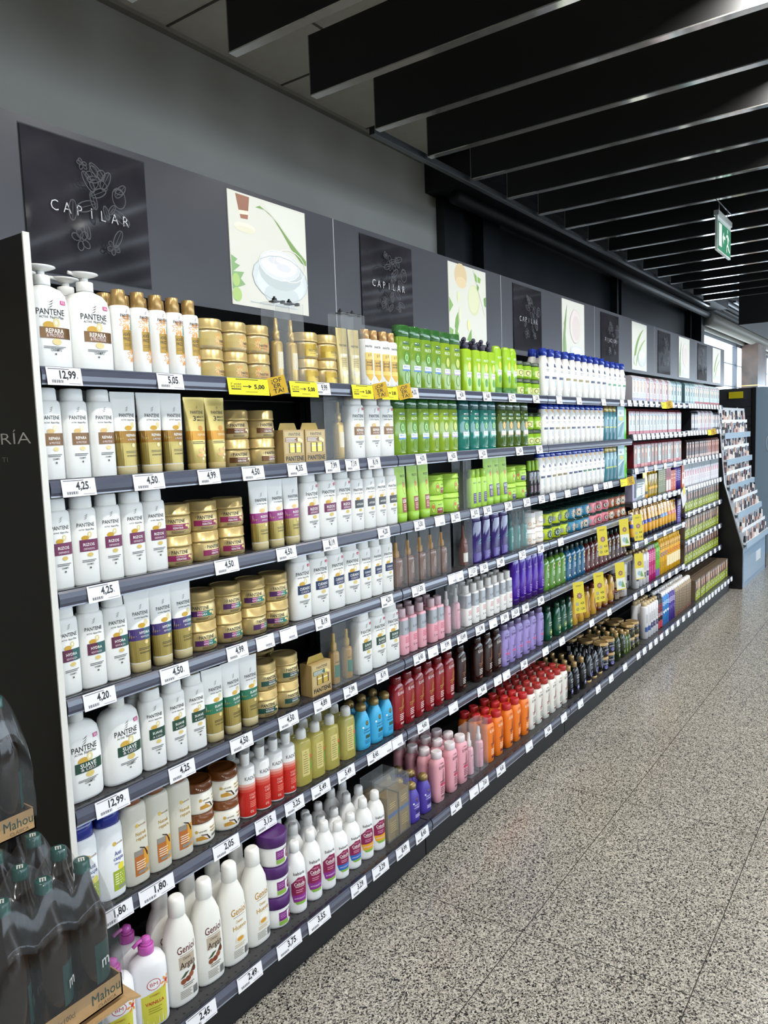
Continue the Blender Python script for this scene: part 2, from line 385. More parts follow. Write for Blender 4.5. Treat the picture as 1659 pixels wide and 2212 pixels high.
for nm, band, t1, t2, g in [('repara', '#6a4a26m', 'REPARA', '& PROTEGE', None), ('rizos', '#6a1b4a', 'RIZOS', 'DEFINIDOS', None), ('anticaida', '#3c3c40', 'ANTICAÍDA', '', None),
                            ('hydra', '#5a1f3f', 'HYDRA', 'REVITALIZA', '#1f5a58'), ('cuidado', '#16284f', 'CUIDADO', 'CLÁSICO', None), ('suave', '#17402f', 'SUAVE', '& LISO', None)]:
    PB('pb_'+nm, 6.3, 4.6, 20.6, band, t1, t2, g); PB('pbl_'+nm, 8.2, 5.4, 21.6, band, t1, t2, g, red=True)
    # conditioner tube standing on its cap
    top = [(2.2, 2.55, 1.9), (2.5, 2.6, 2.0), (8, 2.9, 1.7), (14, 3.2, 1.1), (18.5, 3.4, .35), (19.6, 3.45, .12), (20.3, 3.45, .1)]
    bl = {'rizos': '#8a2070', 'hydra': '#3a2466', 'suave': '#1c6a4c', 'repara': '#8a6420m'}.get(nm, band)
    T('tube_'+nm, 'conditioner tube', 6.4, 4, 20.3,
      ('tube', top, 2.2, WH, [('r', -6, 6, 2.5, 9.2, '#a08d4bm'), ('r', -6, 6, 8.0, 10.9, bl)]+([('r', .8, 4, 8.0, 10.9, '#1f5a68')] if nm == 'hydra' else [])+swoosh(.4, 15.6, .9)+[('t', 'PANTENE', .4, 14.2, .9, 4.2, INK), ('t', 'ACTIVE', -.7, 13.4, .34, 1.4, INK), ('t', 'Nutri-Plex', 1.3, 13.35, .45, 2.1, '#3b3b3b'),
                              ('e', .3, 11.6, 1.0, .6, '#c9a03bg'), ('e', 1.5, 12.3, .55, .75, '#dccf9cg'), ('t', t1, .9, 9.5, .68, 2.8, WH), ('t', t2 or 'LISO', .9, 8.6, .45, 2.3, '#d9d0d4'), ('e', 1.1, 7.4, .5, .5, '#e0c988g'), ('l', -1, 2.2, 5.9, 2, .35, .14, '#3c3820'), ('t', 'ACONDICIONADOR', .8, 4.7, .4, 3.4, '#2a2818')]),
      ('cap', [(0, 2.35, 1.9), (.15, 2.5, 2.05), (2.1, 2.6, 2.1), (2.25, 2.5, 1.95)], 2.2, '#b3a67cs', []))
    xs = [(0, 4.8, 2.9), (.3, 5.1, 3.3), (1., 5.3, 3.5), (9, 5.35, 3.5), (14.5, 5.2, 3.4), (16.6, 4.8, 3.1), (17.8, 3.8, 2.6), (18.4, 2.2, 2.0), (18.6, 1.8, 1.8)]
    T('xxl_'+nm, 'shampoo bottle', 10.6, 7, 23.4, ('body', xs, 2.7, WH, pant(9.6, 18.2, band, t1, t2, xl=True)), pump(18.6, 1.9, WH))
T('xxl_low', 'shampoo bottle', 10.6, 7, 21.5, ('body', xs, 2.7, WH, pant(9.6, 18.2, '#17402f', 'SUAVE', '& LISO', xl=True)), ('cap', cyl(1.9, 18.6, 21.2), 2, '#e4e3dd', []))
T('frizz', 'shampoo bottle', 5.1, 4.9, 20, ('body', bod(5, 4.8, 16.4, 1., 2., 2.) , 2.2, WH,
    [('f', 1.3, 12.3, 2.1, 9, '#e79a45'), ('f', 1.2, 12.2, 1.2, 7, '#f4c184'), ('q', [(2.2, 10.6), (3.4, 10.9), (3.3, 13.4), (2.6, 13.0)], '#5d8a7c'), ('r', .0, 3.6, 5.8, 10.6, '#9c7a2em'), ('t', 'ADIÓS', 1.1, 9.2, .75, 1.9, INK), ('t', 'FRIZZ', 1.1, 8.1, .75, 1.8, INK), ('l', .3, 2.2, 7.2, 2, .4, .12, '#5a4416'),
     ('f', 2.6, 4.6, 1.9, 9, '#e9a55a'), ('q', [(2.9, 1.2), (3.6, 1.2), (3.6, 2.9), (2.9, 2.5)], '#5d8a7c')]+swoosh(1.2, 14.6, .7)+[('t', 'PANTENE', 1.3, 13.6, .75, 3.1, INK), ('l', .4, 2.6, 13.2, 1, .3, .12, '#777777')]), ('cap', cyl(1.7, 16.4, 20.2, .12, 1.6), 2, '#b4935cm', []))
T('bond', 'shampoo bottle', 4.9, 4.9, 20, ('body', bod(5.2, 5, 16.6, 1., 2., 2.), 2.2, WH,
    [('q', [(-1.1, 12), (2.9, 12), (2.9, 4.2), (1.2, 2.4), (.2, 2.9), (-1., 5)], '#e3c96a'), ('r', -.9, 2.9, 6.0, 9.6, '#a9853cm'), ('t', 'BOND', .6, 8.3, .6, 2., INK), ('t', 'REPAIR', .6, 7.4, .5, 2.2, INK), ('q', [(-1, 4.6), (2.9, 4.6), (.9, 2.2)], '#d9ad2b'), ('e', .4, 11, .3, .6, '#b39a50'), ('e', 1.3, 11.2, .3, .6, '#b39a50')]+swoosh(.9, 14.9, .6)+[('t', 'PANTENE', .9, 13.7, .75, 3.2, INK), ('q', [(.6, 1.2), (.9, 1.2), (.9, 1.6), (.6, 1.6)], '#77777a')]), ('cap', cyl(1.7, 16.6, 20, .12, 1.6), 2, '#c09a68m', []))
def JAR(name, w, h, bodycol, lidcol, ds, lidh=.36, n=2., bulge=1.02):
    r = w/2; hb = h*(1-lidh)
    T(name, 'hair mask jar', w, w, h, ('jar', [(0, r*.88, r*.88), (.15, r*.94, r*.94), (.7, r*.985, r*.985), (hb*.5, r*.985*bulge, r*.985*bulge), (hb-.6, r*.97, r*.97), (hb-.1, r*.92, r*.92), (hb, r*.9, r*.9)], n, bodycol, ds),
      ('lid', [(hb, r*.97, r*.97), (hb+.12, r, r), (hb+.5, r, r), (hb+.55, r*.975, r*.975), (h-.3, r*.975, r*.975), (h, r*.9, r*.9), (h, r*.8, r*.8), (h-.12, r*.77, r*.77)], n, lidcol, []))
JC = '#c6b07am'; JL = '#ccb47am'
JAR('jar_flower', 9, 8.1, '#c9b68em', JL, [('r', -3.8, 5.4, .9, 4.4, '#c2ad6a'), ('f', 1.6, 2.6, 2.1, 11, '#e8954a'), ('f', 1.6, 2.6, 1.1, 8, '#f6c58a'), ('f', 4.6, 1.8, 1.5, 9, '#e8954a'), ('t', 'PANTENE', 3.6, 1.8, .75, 3.2, INK), ('l', 2.4, 4.8, 1.3, 1, .3, .12, INK)])
JAR('jar_gold', 9, 8.1, '#cdb78am', JL, [('r', -2.2, 5.6, .7, 4.5, '#b99a3cm'), ('q', [(0, 4.4), (3.2, 4.4), (2.4, .9), (.8, .9)], '#dcc06am'), ('t', 'PANTENE', 3.0, 2.0, .8, 3.4, INK), ('l', 1.8, 4.0, 1.5, 1, .3, .12, INK), ('r', 4.7, 6.4, 1.3, 4.0, '#c9c4b4'), ('l', 4.9, 6.2, 3.5, 5, .42, .16, '#6b675c')])
for nm, bc, t1, g in [('brown', '#6a4526m', 'KERATINA', None), ('maroon', '#8a1f52', 'KERATINA', None), ('hydra', '#4a1f58', 'HYDRA', '#2c7a6c'), ('green', '#1d473d', 'KERATINA', None)]:
    JAR('jar_keratin_'+nm, 9.3, 8.1, JC, JL, swoosh(-.9, 3.5, .5)+[('t', 'PANTENE', 1.9, 3.35, .95, 4.6, INK), ('r', -1.5, 5.6, 1.5, 3.0, bc)]+([('r', 2.2, 5.6, 1.5, 3.0, g), ('r', 1., 2.2, 1.5, 3., '#a23a7c')] if g else [])+[('t', t1, 2.2, 1.75, .55, 2.7, WH), ('l', .8, 3.5, 2.6, 1, .3, .14, '#d8b8c8'), ('e', 4.7, 2.5, .5, .35, '#e6d08cg'), ('e', 5.4, 2.1, .35, .5, '#e6d08cg'), ('l', .4, 4.2, 1.0, 2, .32, .13, '#3c3526')])
T('tube_gold', 'conditioner tube', 6, 4, 19.5, ('tube', [(2, 2.45, 1.8), (2.3, 2.5, 1.9), (8, 2.8, 1.6), (14, 3.1, 1.0), (17.8, 3.25, .35), (18.8, 3.3, .12), (19.5, 3.3, .1)], 2.2, '#c7b26am',
    [('r', -5.5, 5.5, 8.2, 10.6, '#b9842fm'), ('t', 'PANTENE', .4, 15.1, .85, 3.9, INK), ('t', '3', -.6, 13.3, 1.3, .9, INK), ('t', 'MINUTE', 1.3, 14, .55, 2.4, INK), ('t', 'MIRACLE', 1.4, 13.2, .5, 2.5, '#5a5130'), ('e', .9, 11.3, .7, .7, '#c98a3a'), ('t', 'REPARA', 1.2, 9.3, .65, 2.7, '#efd9a5'), ('l', -1.8, 2.6, 7.6, 2, .4, .2, '#3b3012'), ('e', .4, 5.4, .7, .5, '#e2b87c'), ('e', 1.6, 5.8, .5, .5, '#e9c795'), ('e', .2, 4.2, 1.1, .45, '#dba768'), ('e', 1.6, 4.1, .6, .4, '#ecd3a4'), ('e', .9, 3.2, .4, .35, '#ecd3a4')]+swoosh(.4, 16.4, .6)),
    ('cap', [(0, 2.25, 1.8), (.15, 2.4, 1.95), (1.95, 2.5, 2.0), (2.1, 2.4, 1.85)], 2.2, '#b5a066s', []))
def carton(name, bc):
    T(name, 'ampoule carton', 9.4, 5, 12.5, ('box', [(0, 4.7, 2.5), (10.4, 4.7, 2.5)], None, '#b59a66s', [('r', -4.2, 4.2, 3.2, 9.9, '#c1aa77'), ('t', 'PANTENE', .3, 8.6, .9, 5.2, INK), ('r', -4, 1.6, 6.7, 8.1, bc), ('l', -3.7, .9, 7.7, 3, .4, .16, WH), ('e', 2.4, 7.4, .8, .55, '#e6d08cg'), ('e', 3.4, 6.9, .6, .5, '#e6d08cg'),
        ('r', -2.4, 3.4, 3.4, 6.4, '#3a2c18'), ('r', -2.0, .1, 3.5, 6.3, '#c9aa4am'), ('r', .8, 2.9, 3.5, 6.3, '#c9aa4am'), ('r', -2, .1, 5.2, 5.6, '#efe3b4'), ('r', .8, 2.9, 5.2, 5.6, '#efe3b4'), ('t', 'PANTENE', .2, 1.0, 1.5, 8.2, INK)]),
      ('hang_flap', [(10.4, 4.2, .05), (12.5, 3.2, .05)], None, '#b59a46s', []))
carton('carton', '#7a5528'); carton('carton_suave', '#1d5a44')
# clear anti-theft boxes
def SAFER(name, w, d, h, lock=True):
    T(name, 'anti-theft box', w, d, h, ('case', None, None, 'case', (w, d, h)), *( [('lock', None, None, 'lock', (w, d, h))] if lock else []))
SAFER('safer', 6.2, 5.5, 24); SAFER('safer_low', 6.6, 5.5, 21, False)
def spray(name, cat, w, h, col, cap, ds=[], n=2., sh=1.6):
    T(name, cat, w, w*.9, h, ('bottle', bod(w, w*.9, h*.66, sh, w*.2), n, col, ds), ('cap', [(h*.66, w*.22, w*.22), (h*.68, w*.27, w*.27), (h*.8, w*.26, w*.26), (h*.81, w*.17, w*.17), (h*.98, w*.15, w*.15), (h, w*.12, w*.12)], 2, cap, []))
spray('gold_spray', 'hair spray', 3.9, 19, '#c2a258m', '#c5a766m', [('r', -1, 2.4, 4, 9, '#e6dcc0'), ('l', -.8, 2, 8, 8, .5, .18, '#6b5a30')])
spray('oil_amber', 'hair oil bottle', 3.9, 17, '#b08a3ec', '#c9a03b', [('r', -1.2, 1.8, 2.4, 6.5, '#2b6a52'), ('t', 'PANTENE', .2, 7.2, .5, 2.4, INK)])
spray('oil_pump', 'hair oil bottle', 5, 16.5, '#7a5546c', '#c58e3a', [('o', .5, 6, .5, 2, .1, '#e6d2b0'), ('r', .4, 1.4, .8, 2, '#3a1c10')], n=2.6)
T('dropper', 'hair oil bottle', 4, 4, 17, ('bottle', bod(4, 4, 9.6, 1.2, 1.3), 2, '#6a3024g', [('r', -1.9, 1.9, 1.6, 5.5, '#e8e3da')]), ('dropper_cap', [(9.6, 1.6, 1.6), (11, 1.6, 1.6), (11.8, .9, .9), (16.5, .35, .35), (17, .2, .2)], 2, '#7c3a2a', []))
spray('pink_spray', 'hair spray', 4, 17.5, '#e4aebb', '#e9e4e4', [('t', 'ELVIVE', .4, 8, .6, 2.4, '#3b3038'), ('l', -.4, 1.6, 6.5, 6, .6, .16, '#b05870')])
spray('teal_spray', 'hair spray', 4, 17.5, '#3f8f8cc', '#2c6f70', [('l', -.4, 1.6, 6.5, 5, .6, .16, '#d8f0ec')])
T('violet_bag', 'hair treatment bottle', 6.8, 4.4, 21, ('bottle', bod(7, 4.4, 18.4, .6, 3.0, 1.8), 2.8, '#33246ec', [('q', [(-.4, 9), (2.2, 10.4), (2.4, 10.1)], '#39c0a8'), ('q', [(-.4, 8.4), (2.4, 8.8), (2.4, 8.5)], '#39c0a8'), ('r', .6, 2.2, 3, 3.5, '#d8d0ee'), ('r', -2.8, 3.4, .8, 4.6, '#5a4a9cc')]), ('cap', [(18.4, 3.1, 1.9), (18.6, 3.2, 2.0), (20.8, 3.1, 1.9), (21, 2.8, 1.6)], 2.8, '#4a3c80c', []))
T('goldbag', 'hair mask pouch', 5, 3, 19, ('pouch', [(0, 2.3, 1.3), (.4, 2.4, 1.4), (8, 2.5, 1.2), (15, 2.6, .6), (18, 2.6, .12), (19, 2.6, .1)], 2.2, '#d3bf83m', [('t', 'PANTENE', 0, 13, .7, 3.4, INK), ('q', [(-1.6, 10.5), (1.6, 10.5), (1.6, 4), (0, 2.6), (-1.6, 4)], '#f3ead0'), ('l', -1.2, 1.2, 8.8, 5, .6, .2, '#8a6f30')]))
T('oil_carton', 'hair oil carton', 6, 5, 15.5, ('box', [(0, 3, 2.5), (15.5, 3, 2.5)], None, '#7d6a44', [('r', -3, 3, 8.2, 9.6, '#3f5a86'), ('l', -1.8, 1.8, 13, 3, .8, .25, '#c9ad6a'), ('l', -1.8, 1.8, 6, 5, .8, .25, '#b59a5c')]))
# other bottles of the near bay
T('unnia_blue', 'shampoo bottle', 6.8, 5, 22, ('body', bod(7, 5, 18.2, 1.6, 2.9, 2.1), 2.6, '#eef0f2', [('e', .4, 13.6, .55, .55, '#d6b45c'), ('t', 'unnia:', 1.9, 13.3, .65, 2.2, '#8a7a50'), ('t', 'Anti', 1.2, 10.6, 1.1, 1.9, '#1a2f86'), ('t', 'caspa', 1.3, 9.4, 1., 2.8, '#1a2f86'), ('t', 'Citrus', .8, 8.4, .5, 1.4, '#1a2f86'), ('e', 1.9, 7.6, .9, .9, '#e6d83a'), ('r', -.4, 3.2, 1.9, 6.8, '#9cae2c'), ('l', .0, 2.4, 5.8, 5, .6, .25, '#e8efc2'), ('r', .8, 3, 2.2, 2.9, '#8b9090')]), ('cap', [(18.2, 2.9, 2.1), (18.3, 3.1, 2.3), (21.8, 3.0, 2.2), (22, 2.7, 1.9)], 2.4, '#172a86g', []))
T('unnia_nutre', 'shampoo bottle', 6.8, 5, 22, ('body', bod(7, 5, 20.4, 1.3, 2.4, 1.9), 2.6, '#d4d0c2', [('e', -.2, 15.2, .5, .5, '#d6b45c'), ('t', 'unnia:', 1.4, 14.9, .6, 2.3, '#8a7a50'), ('t', 'Nutre&', .8, 12.6, .95, 3.0, '#b08c2a'), ('t', 'repara', .9, 11.3, .95, 3.1, '#b08c2a'), ('r', -1.4, 3.0, 2.4, 8.6, '#b3682c'), ('r', 1.2, 3.0, 2.4, 8.6, '#d69a36'), ('r', -1.4, 1.0, 7.4, 8.8, '#8d8880'), ('q', [(.2, 9.6), (1.6, 9.0), (2.5, 7.4), (2.5, 6.6), (2.2, 6.6), (1.5, 8.6), (.1, 9.4)], '#2b1a10'), ('l', -1, 1.6, 5.8, 4, .6, .24, '#efe2cc'), ('r', -.6, 2.2, 2.8, 3.6, '#8d8880'), ('e', 2.2, 3.8, .55, .55, '#a0a0a0')]), ('cap', cyl(2.4, 20.4, 22, .2, 2.3, 1.9), 2.2, '#7c4a2c', []))
JAR('jar_unnia', 8.9, 8.6, '#efebdf', '#6b3d1cg', [('e', -.6, 3.9, .45, .45, '#c9a650'), ('t', 'unnia:', 1.2, 3.6, .6, 2.4, '#6b6040'), ('t', 'Nutre&', 4.6, 3.8, .7, 2.4, '#b08c2a'), ('t', 'repara', 4.6, 3.0, .7, 2.4, '#b08c2a'), ('q', [(-.8, 2.3), (1, 2.7), (2.8, 1.2), (1.2, 1.4), (-.8, 1.4)], '#c4913c'), ('q', [(.6, 2.9), (2.2, 2.5), (3.0, 1.1), (3.4, 1.3), (2.4, 2.8), (.6, 3.1)], '#3a2014'), ('r', 3.8, 6.2, 1.5, 2.2, '#7a7670')], lidh=.3)
def mix_secs(w, d, h): return bod(w, d, h, .8, w*.28)
T('kadus', 'shampoo bottle', 5.2, 5, 20.6, ('body', bod(5.4, 5.2, 16.6, .9, 1.3), 2.2, '#e9e9e8', [('r', -8, 8, .7, 8.6, '#c2251c'), ('r', -8, 8, 8.6, 9.5, '#cf4a3c'), ('r', -8, 8, 9.5, 10.4, '#d97a6c'), ('r', -8, 8, 10.4, 11.2, '#e2b0a6'), ('t', 'KADÔS', 1.0, 12.4, 1.2, 4.2, '#6f6f72'), ('t', 'COLOR', 1.2, 7.2, .7, 2.3, '#f0b8ac'), ('t', 'CARE', 1.0, 6.2, .7, 1.9, '#f0b8ac'), ('l', .1, 2.6, 5.2, 4, .55, .2, '#e88a7c'), ('t', '0%', .7, 1.7, .9, 1.2, '#f0b8ac')]), ('pump_head', None, None, '#e6e6e4', [('cyl', 1.3, 16.6, 17.2), ('cyl', 1.45, 17.2, 20.4)]))
T('teatree', 'shampoo bottle', 6.4, 4.4, 19.5, ('body', bod(6.6, 4.4, 16.2, 2.2, 1.5), 2.6, '#d8cc6cv', [('r', -1.6, 1.4, 3.4, 12.6, '#cfc07a'), ('l', -1.2, 1.0, 11.6, 10, .8, .22, '#6c6a34'), ('q', [(1.6, 3.6), (2.6, 6.6), (2.2, 9.2), (1.7, 7)], '#5f9a3c'), ('e', 2.3, 9.6, .6, .6, '#d8543c')]), ('cap', [(16.2, 1.6, 1.6), (16.4, 1.75, 1.75), (18.9, 1.65, 1.65), (19.4, 1.2, 1.2), (19.5, .8, .8)], 2, '#e6e6e2', []))
def OGX(name, col, txt1, txt2, lab, seal):
    T(name, 'shampoo bottle', 6.6, 4.8, 19.5, ('body', [(0, 3.0, 2.1), (.3, 3.3, 2.4), (2, 3.4, 2.5), (9, 3.35, 2.5), (12, 3.1, 2.4), (14, 2.5, 2.1), (15.6, 1.8, 1.7), (16.2, 1.5, 1.5)], 2.4, col,
        [('e', .4, 11.2, .8, 1.1, seal), ('o', .4, 11.4, .55, .55, .12, '#caa64a'), ('r', -1.9, -1.2, 9.4, 10.1, '#e8ecf4'), ('t', txt1, .4, 8.4, .8, 3.2, lab), ('t', txt2, .4, 7.2, .8, 3.6, lab), ('r', -.6, 2.0, 4.8, 6.2, seal), ('l', -1, 1.8, 3.8, 3, .6, .2, lab)]),
      ('cap', [(16.2, 1.6, 1.6), (16.4, 1.85, 1.85), (17.6, 1.95, 1.95), (18.6, 1.75, 1.75), (19.3, 1.1, 1.1), (19.6, .3, .3)], 2, '#8f7a4cm', []))
OGX('ogx_blue', '#3fa9d6', 'argan oil', 'of morocco', '#1d5a80', '#2b4a3c'); OGX('ogx_purple', '#4a3a9c', 'biotin &', 'collagen', '#e4ddf4', '#2c2260')
T('bm_vanilla', 'shampoo bottle', 9.2, 7, 22.5, ('body', [(0, 4.0, 2.9), (.4, 4.4, 3.3), (1, 4.5, 3.4), (13.5, 4.5, 3.4), (15.6, 4.35, 3.3), (16.8, 3.7, 2.8), (17.6, 2.2, 1.9), (17.9, 1.8, 1.8)], 2.6, '#e9e9ec', [('q', [(-2.6, .8), (3.6, .8), (3.8, 10), (-2.6, 8.6)], '#cfc94a'), ('e', .6, 11.2, 1.7, 1.4, WH), ('o', .6, 11.2, 1.7, 1.4, .16, '#b8284a'), ('t', 'BM', .6, 10.75, .95, 1.9, '#b8284a'), ('f', 3.8, 10.6, 1.7, 6, '#e0953a'), ('e', 3.9, 10.7, .5, .5, '#c9342c'), ('t', 'CHAMPÚ', .6, 8.2, .5, 2.4, '#b07a1c'), ('t', 'VAINILLA', .6, 6.2, .85, 4.6, '#c0262c'), ('l', -1, 2.2, 5.2, 3, .6, .2, '#9c9a2c')]),
    ('pump_head', None, None, '#c25ab0g', [('cyl', 1.9, 17.9, 20.0), ('cyl', 1.5, 20, 20.5), ('spout', 1.1, 20.5)]))
def GEN(name, tc, t2, c2, extra, sz=.9):
    T(name, 'shampoo bottle', 8.6, 6, 26.5, ('body', [(0, 3.9, 2.6), (.3, 4.2, 2.9), (.8, 4.3, 3.0), (8, 4.25, 3.0), (14, 4.1, 2.9), (17.6, 3.7, 2.7), (19.6, 2.9, 2.3), (21.2, 2.1, 1.9), (21.8, 1.9, 1.8)], 2.6, '#ebe9e2', [('t', 'Geniol', .4, 13.2, 1.9, 5.2, tc), ('l', -1.6, 2.4, 12.6, 1, .4, .18, '#a0927c')]+extra+[('l', -2, 1.2, 3.6, 5, .42, .18, '#9c9688'), ('b', 1.6, 3.2, 1.6, 3.6, INK)]),
      ('cap', [(21.8, 1.95, 1.85), (22, 2.1, 2.0), (25.8, 1.95, 1.9), (26.4, 1.6, 1.5), (26.5, 1.2, 1.2)], 2.4, '#efeee9', []))
GEN('geniol_argan', '#5e1f1a', 'Argán', '', [('r', -1.9, 2.6, 9.2, 12.4, '#b9aa96'), ('t', 'Champú', .3, 11.4, .7, 2.2, '#5b4638'), ('t', 'Argán', .5, 9.4, 1.6, 4.4, '#33231c'), ('q', [(-1.8, 7), (-.3, 8.2), (.8, 8.2), (-.6, 7.1)], '#3f5230'), ('q', [(1, 7.6), (2.4, 9.4), (2.6, 8.6), (1.8, 7.4)], '#3f5230'), ('e', -1., 6.1, .75, .7, '#8a4a2c'), ('e', .3, 6.3, .8, .7, '#7a3a22'), ('e', 1.3, 7.0, .7, .7, '#94563a'), ('e', 2.2, 8.0, .55, .7, '#6a2f1e'), ('l', -1.2, 2, 5.0, 2, .5, .2, '#6b6458')])
GEN('geniol_huevo', '#b98a2a', 'Huevo', '', [('t', 'Champú', .3, 11.0, .8, 2.4, '#c9a75a'), ('t', 'Huevo', .4, 9.2, 1.3, 4.6, '#c39a44'), ('e', .6, 7.4, 1.8, 1.2, '#f6f2e6'), ('e', .2, 6.4, 1.6, .9, '#e0d6c0'), ('e', .3, 6.5, 1.1, .55, '#d99a2c'), ('l', -1.6, 2, 5.0, 2, .5, .2, '#c8b682')])
T('jar_purple', 'hair mask jar', 9, 9, 9.3, ('jar', [(0, 3.8, 3.8), (.2, 4.1, 4.1), (.8, 4.3, 4.3), (5.8, 4.3, 4.3), (6, 4.2, 4.2)], 2, WH, [('t', 'babaria', 3.4, 4.4, .75, 3., INK), ('e', 4.4, 2.8, 1.5, 1.5, '#7a1f4c'), ('t', 'Cebolla', 4.4, 2.6, .6, 2.3, WH), ('r', -.6, 2.2, 2.2, 4.8, '#7c2a7c'), ('l', -.2, 1.8, 4, 3, .5, .18, '#d4a6d4'), ('r', -.6, 2.6, .9, 2.1, '#8ab04a')]),
  ('lid', [(5.9, 4.45, 4.45), (6.0, 4.6, 4.6), (9.1, 4.6, 4.6), (9.3, 4.4, 4.4)], 2, '#4d2066', []))
def BAB(name, b1):
    T(name, 'shampoo bottle', 6.4, 6.2, 20.5, ('body', [(0, 2.8, 2.8), (.3, 3.1, 3.1), (1, 3.15, 3.15), (12.6, 3.15, 3.15), (14.6, 2.9, 2.9), (16.2, 2.2, 2.2), (17, 1.6, 1.6), (17.4, 1.3, 1.3)], 2, '#efefee', [('t', 'babaria', .5, 11.6, .95, 3.8, INK), ('q', [(-2.2, 9), (0, 10.9), (2.4, 10.6), (3.2, 9), (3.2, 5.6), (-2.2, 5.6)], '#8a1f4c'), ('q', [(-2.2, 5.6), (3.2, 5.6), (2.8, 3.6), (-1.6, 3.6)], b1), ('t', 'CHAMPÚ DE', .4, 9.8, .4, 2.2, '#e8a8c4'), ('t', 'Cebolla', .5, 8.4, 1., 3.6, WH), ('r', -1, 2.2, 8.0, 8.15, WH), ('l', -.8, 1.6, 7.0, 2, .6, .2, '#e0a8c0'), ('t', 'ANTIOXIDANTE', .4, 4.4, .45, 3.6, '#e8d4f0'), ('q', [(-1.4, 3.6), (2.8, 3.6), (2.2, 2.8), (-.6, 2.8)], '#8ab84a')]),
      ('cap', [(17.4, 1.4, 1.4), (17.6, 1.6, 1.6), (20, 1.5, 1.5), (20.4, 1.2, 1.2), (20.5, .9, .9)], 2, '#efefee', []))
BAB('babaria', '#8c2f8c'); BAB('babaria_blue', '#2f6ab8'); BAB('babaria_yellow', '#e6a62c')
# second bay
LM = '#7fae1e'
def FRU(name, col, capc, fruit, lab, t1, tc, dark=False):
    T(name, 'shampoo bottle', 7.2, 4.4, 23.4, ('body', bod(7.4, 4.4, 19.2, .6, 3.2, 1.9, rb=.6), 2.8, col, [('r', -1.1, 2.6, 16.4, 17.6, '#2c5a2c' if not dark else '#1b4a44'), ('l', -.8, 2.2, 17.1, 1, .4, .3, '#dfeecf'), ('t', 'FRUCTIS', .8, 14.6, 1.1, 3.9, '#e9f3d8'), ('o', .8, 11.6, 1.5, 2.5, .2, '#2f6a2a'), ('e', .8, 11.6, 1.2, 1.9, fruit), ('o', .8, 11.6, .8, 1.2, .2, '#e6f2a8'), ('r', -1.5, 3.0, 6.8, 9.0, '#e6eef2'), ('t', t1, .8, 8.0, .7, 3.4, tc), ('r', -1.5, 3.0, 6.8, 7.4, lab), ('o', .8, 4.6, 1.2, 2.2, .22, '#3f8a30'), ('l', -.4, 2, 1.4, 1, .4, .2, '#e6f2c8')]),
      ('cap', [(19.2, 3.3, 2.0), (19.4, 3.55, 2.15), (23.1, 3.5, 2.1), (23.4, 3.2, 1.9)], 2.8, capc, []))
FRU('fructis', '#76992ag', '#2f6a2ac', '#4f9a2c', '#4d7fc4', 'BRILLO', '#2f5fae'); FRU('fructis_n', '#86a324g', '#2f6a2ac', '#b8c43a', '#b8a8c8', 'NUTRI', '#6a5a80')
FRU('teal', '#1f7f73c', '#1b5a58c', '#3f9a5c', '#9ad6c8', 'ALOE', '#1f6f66', True); FRU('olive', '#48620fc', '#2f4a1cc', '#e09a2c', '#f0b8a0', 'GLOW', '#c05a3c', True)
T('fructis_pump', 'cream bottle', 6.4, 4.4, 23, ('body', bod(6.4, 4.4, 18.4, 1.1, 1.6), 2.8, '#9cc225g', [('t', 'FRUCTIS', .6, 13.6, 1., 3.4, '#e9f3d8'), ('e', .6, 11, 1., 1.9, '#dfe66a'), ('r', -1.2, 2.4, 6.6, 8.8, '#e0dcec'), ('t', 'NUTRI', .6, 7.6, .7, 2.6, '#6a5a80'), ('e', .6, 4.6, 1., 1.8, '#4f9a2c')]), ('pump_head', None, None, '#2c2440', [('cyl', 1.5, 18.4, 20.6), ('cyl', .7, 20.6, 21.8), ('spout', .9, 21.8)]))
T('fructis_cond', 'conditioner bottle', 6.4, 4, 21.6, ('body', [(3.2, 2.8, 1.8), (3.4, 3.1, 1.95), (12, 3.3, 2.0), (19.6, 3.0, 1.8), (21.2, 2.4, 1.3), (21.6, 1.9, .9)], 2.6, '#9cc82cg', [('t', 'FRUCTIS', .6, 16, 1., 3.2, '#e9f3d8'), ('e', .6, 13, .9, 1.8, '#e0d840'), ('r', -1.2, 2.4, 9, 11, '#e0dcec'), ('t', 'NUTRI', .6, 9.9, .6, 2.4, '#6a5a80'), ('e', .6, 7, .9, 1.7, '#3f8a30')]), ('cap', [(0, 2.7, 1.7), (.2, 2.95, 1.85), (3.2, 3.0, 1.9), (3.3, 2.8, 1.8)], 2.6, '#3f7a28', []))
JAR('jar_fructis', 8.4, 8.2, '#8ab820g', '#1d3a20', [('r', -1.2, 4.8, 1.2, 4.2, '#d8e08c'), ('e', 1.6, 2.7, 1.3, 1.2, '#dcaa30'), ('o', 1.6, 2.7, 1.3, 1.2, .3, '#3a4a1c'), ('l', 2.8, 4.6, 3.4, 4, .5, .18, '#5a5a3a')], lidh=.22)
LG = '#a6cf4a'
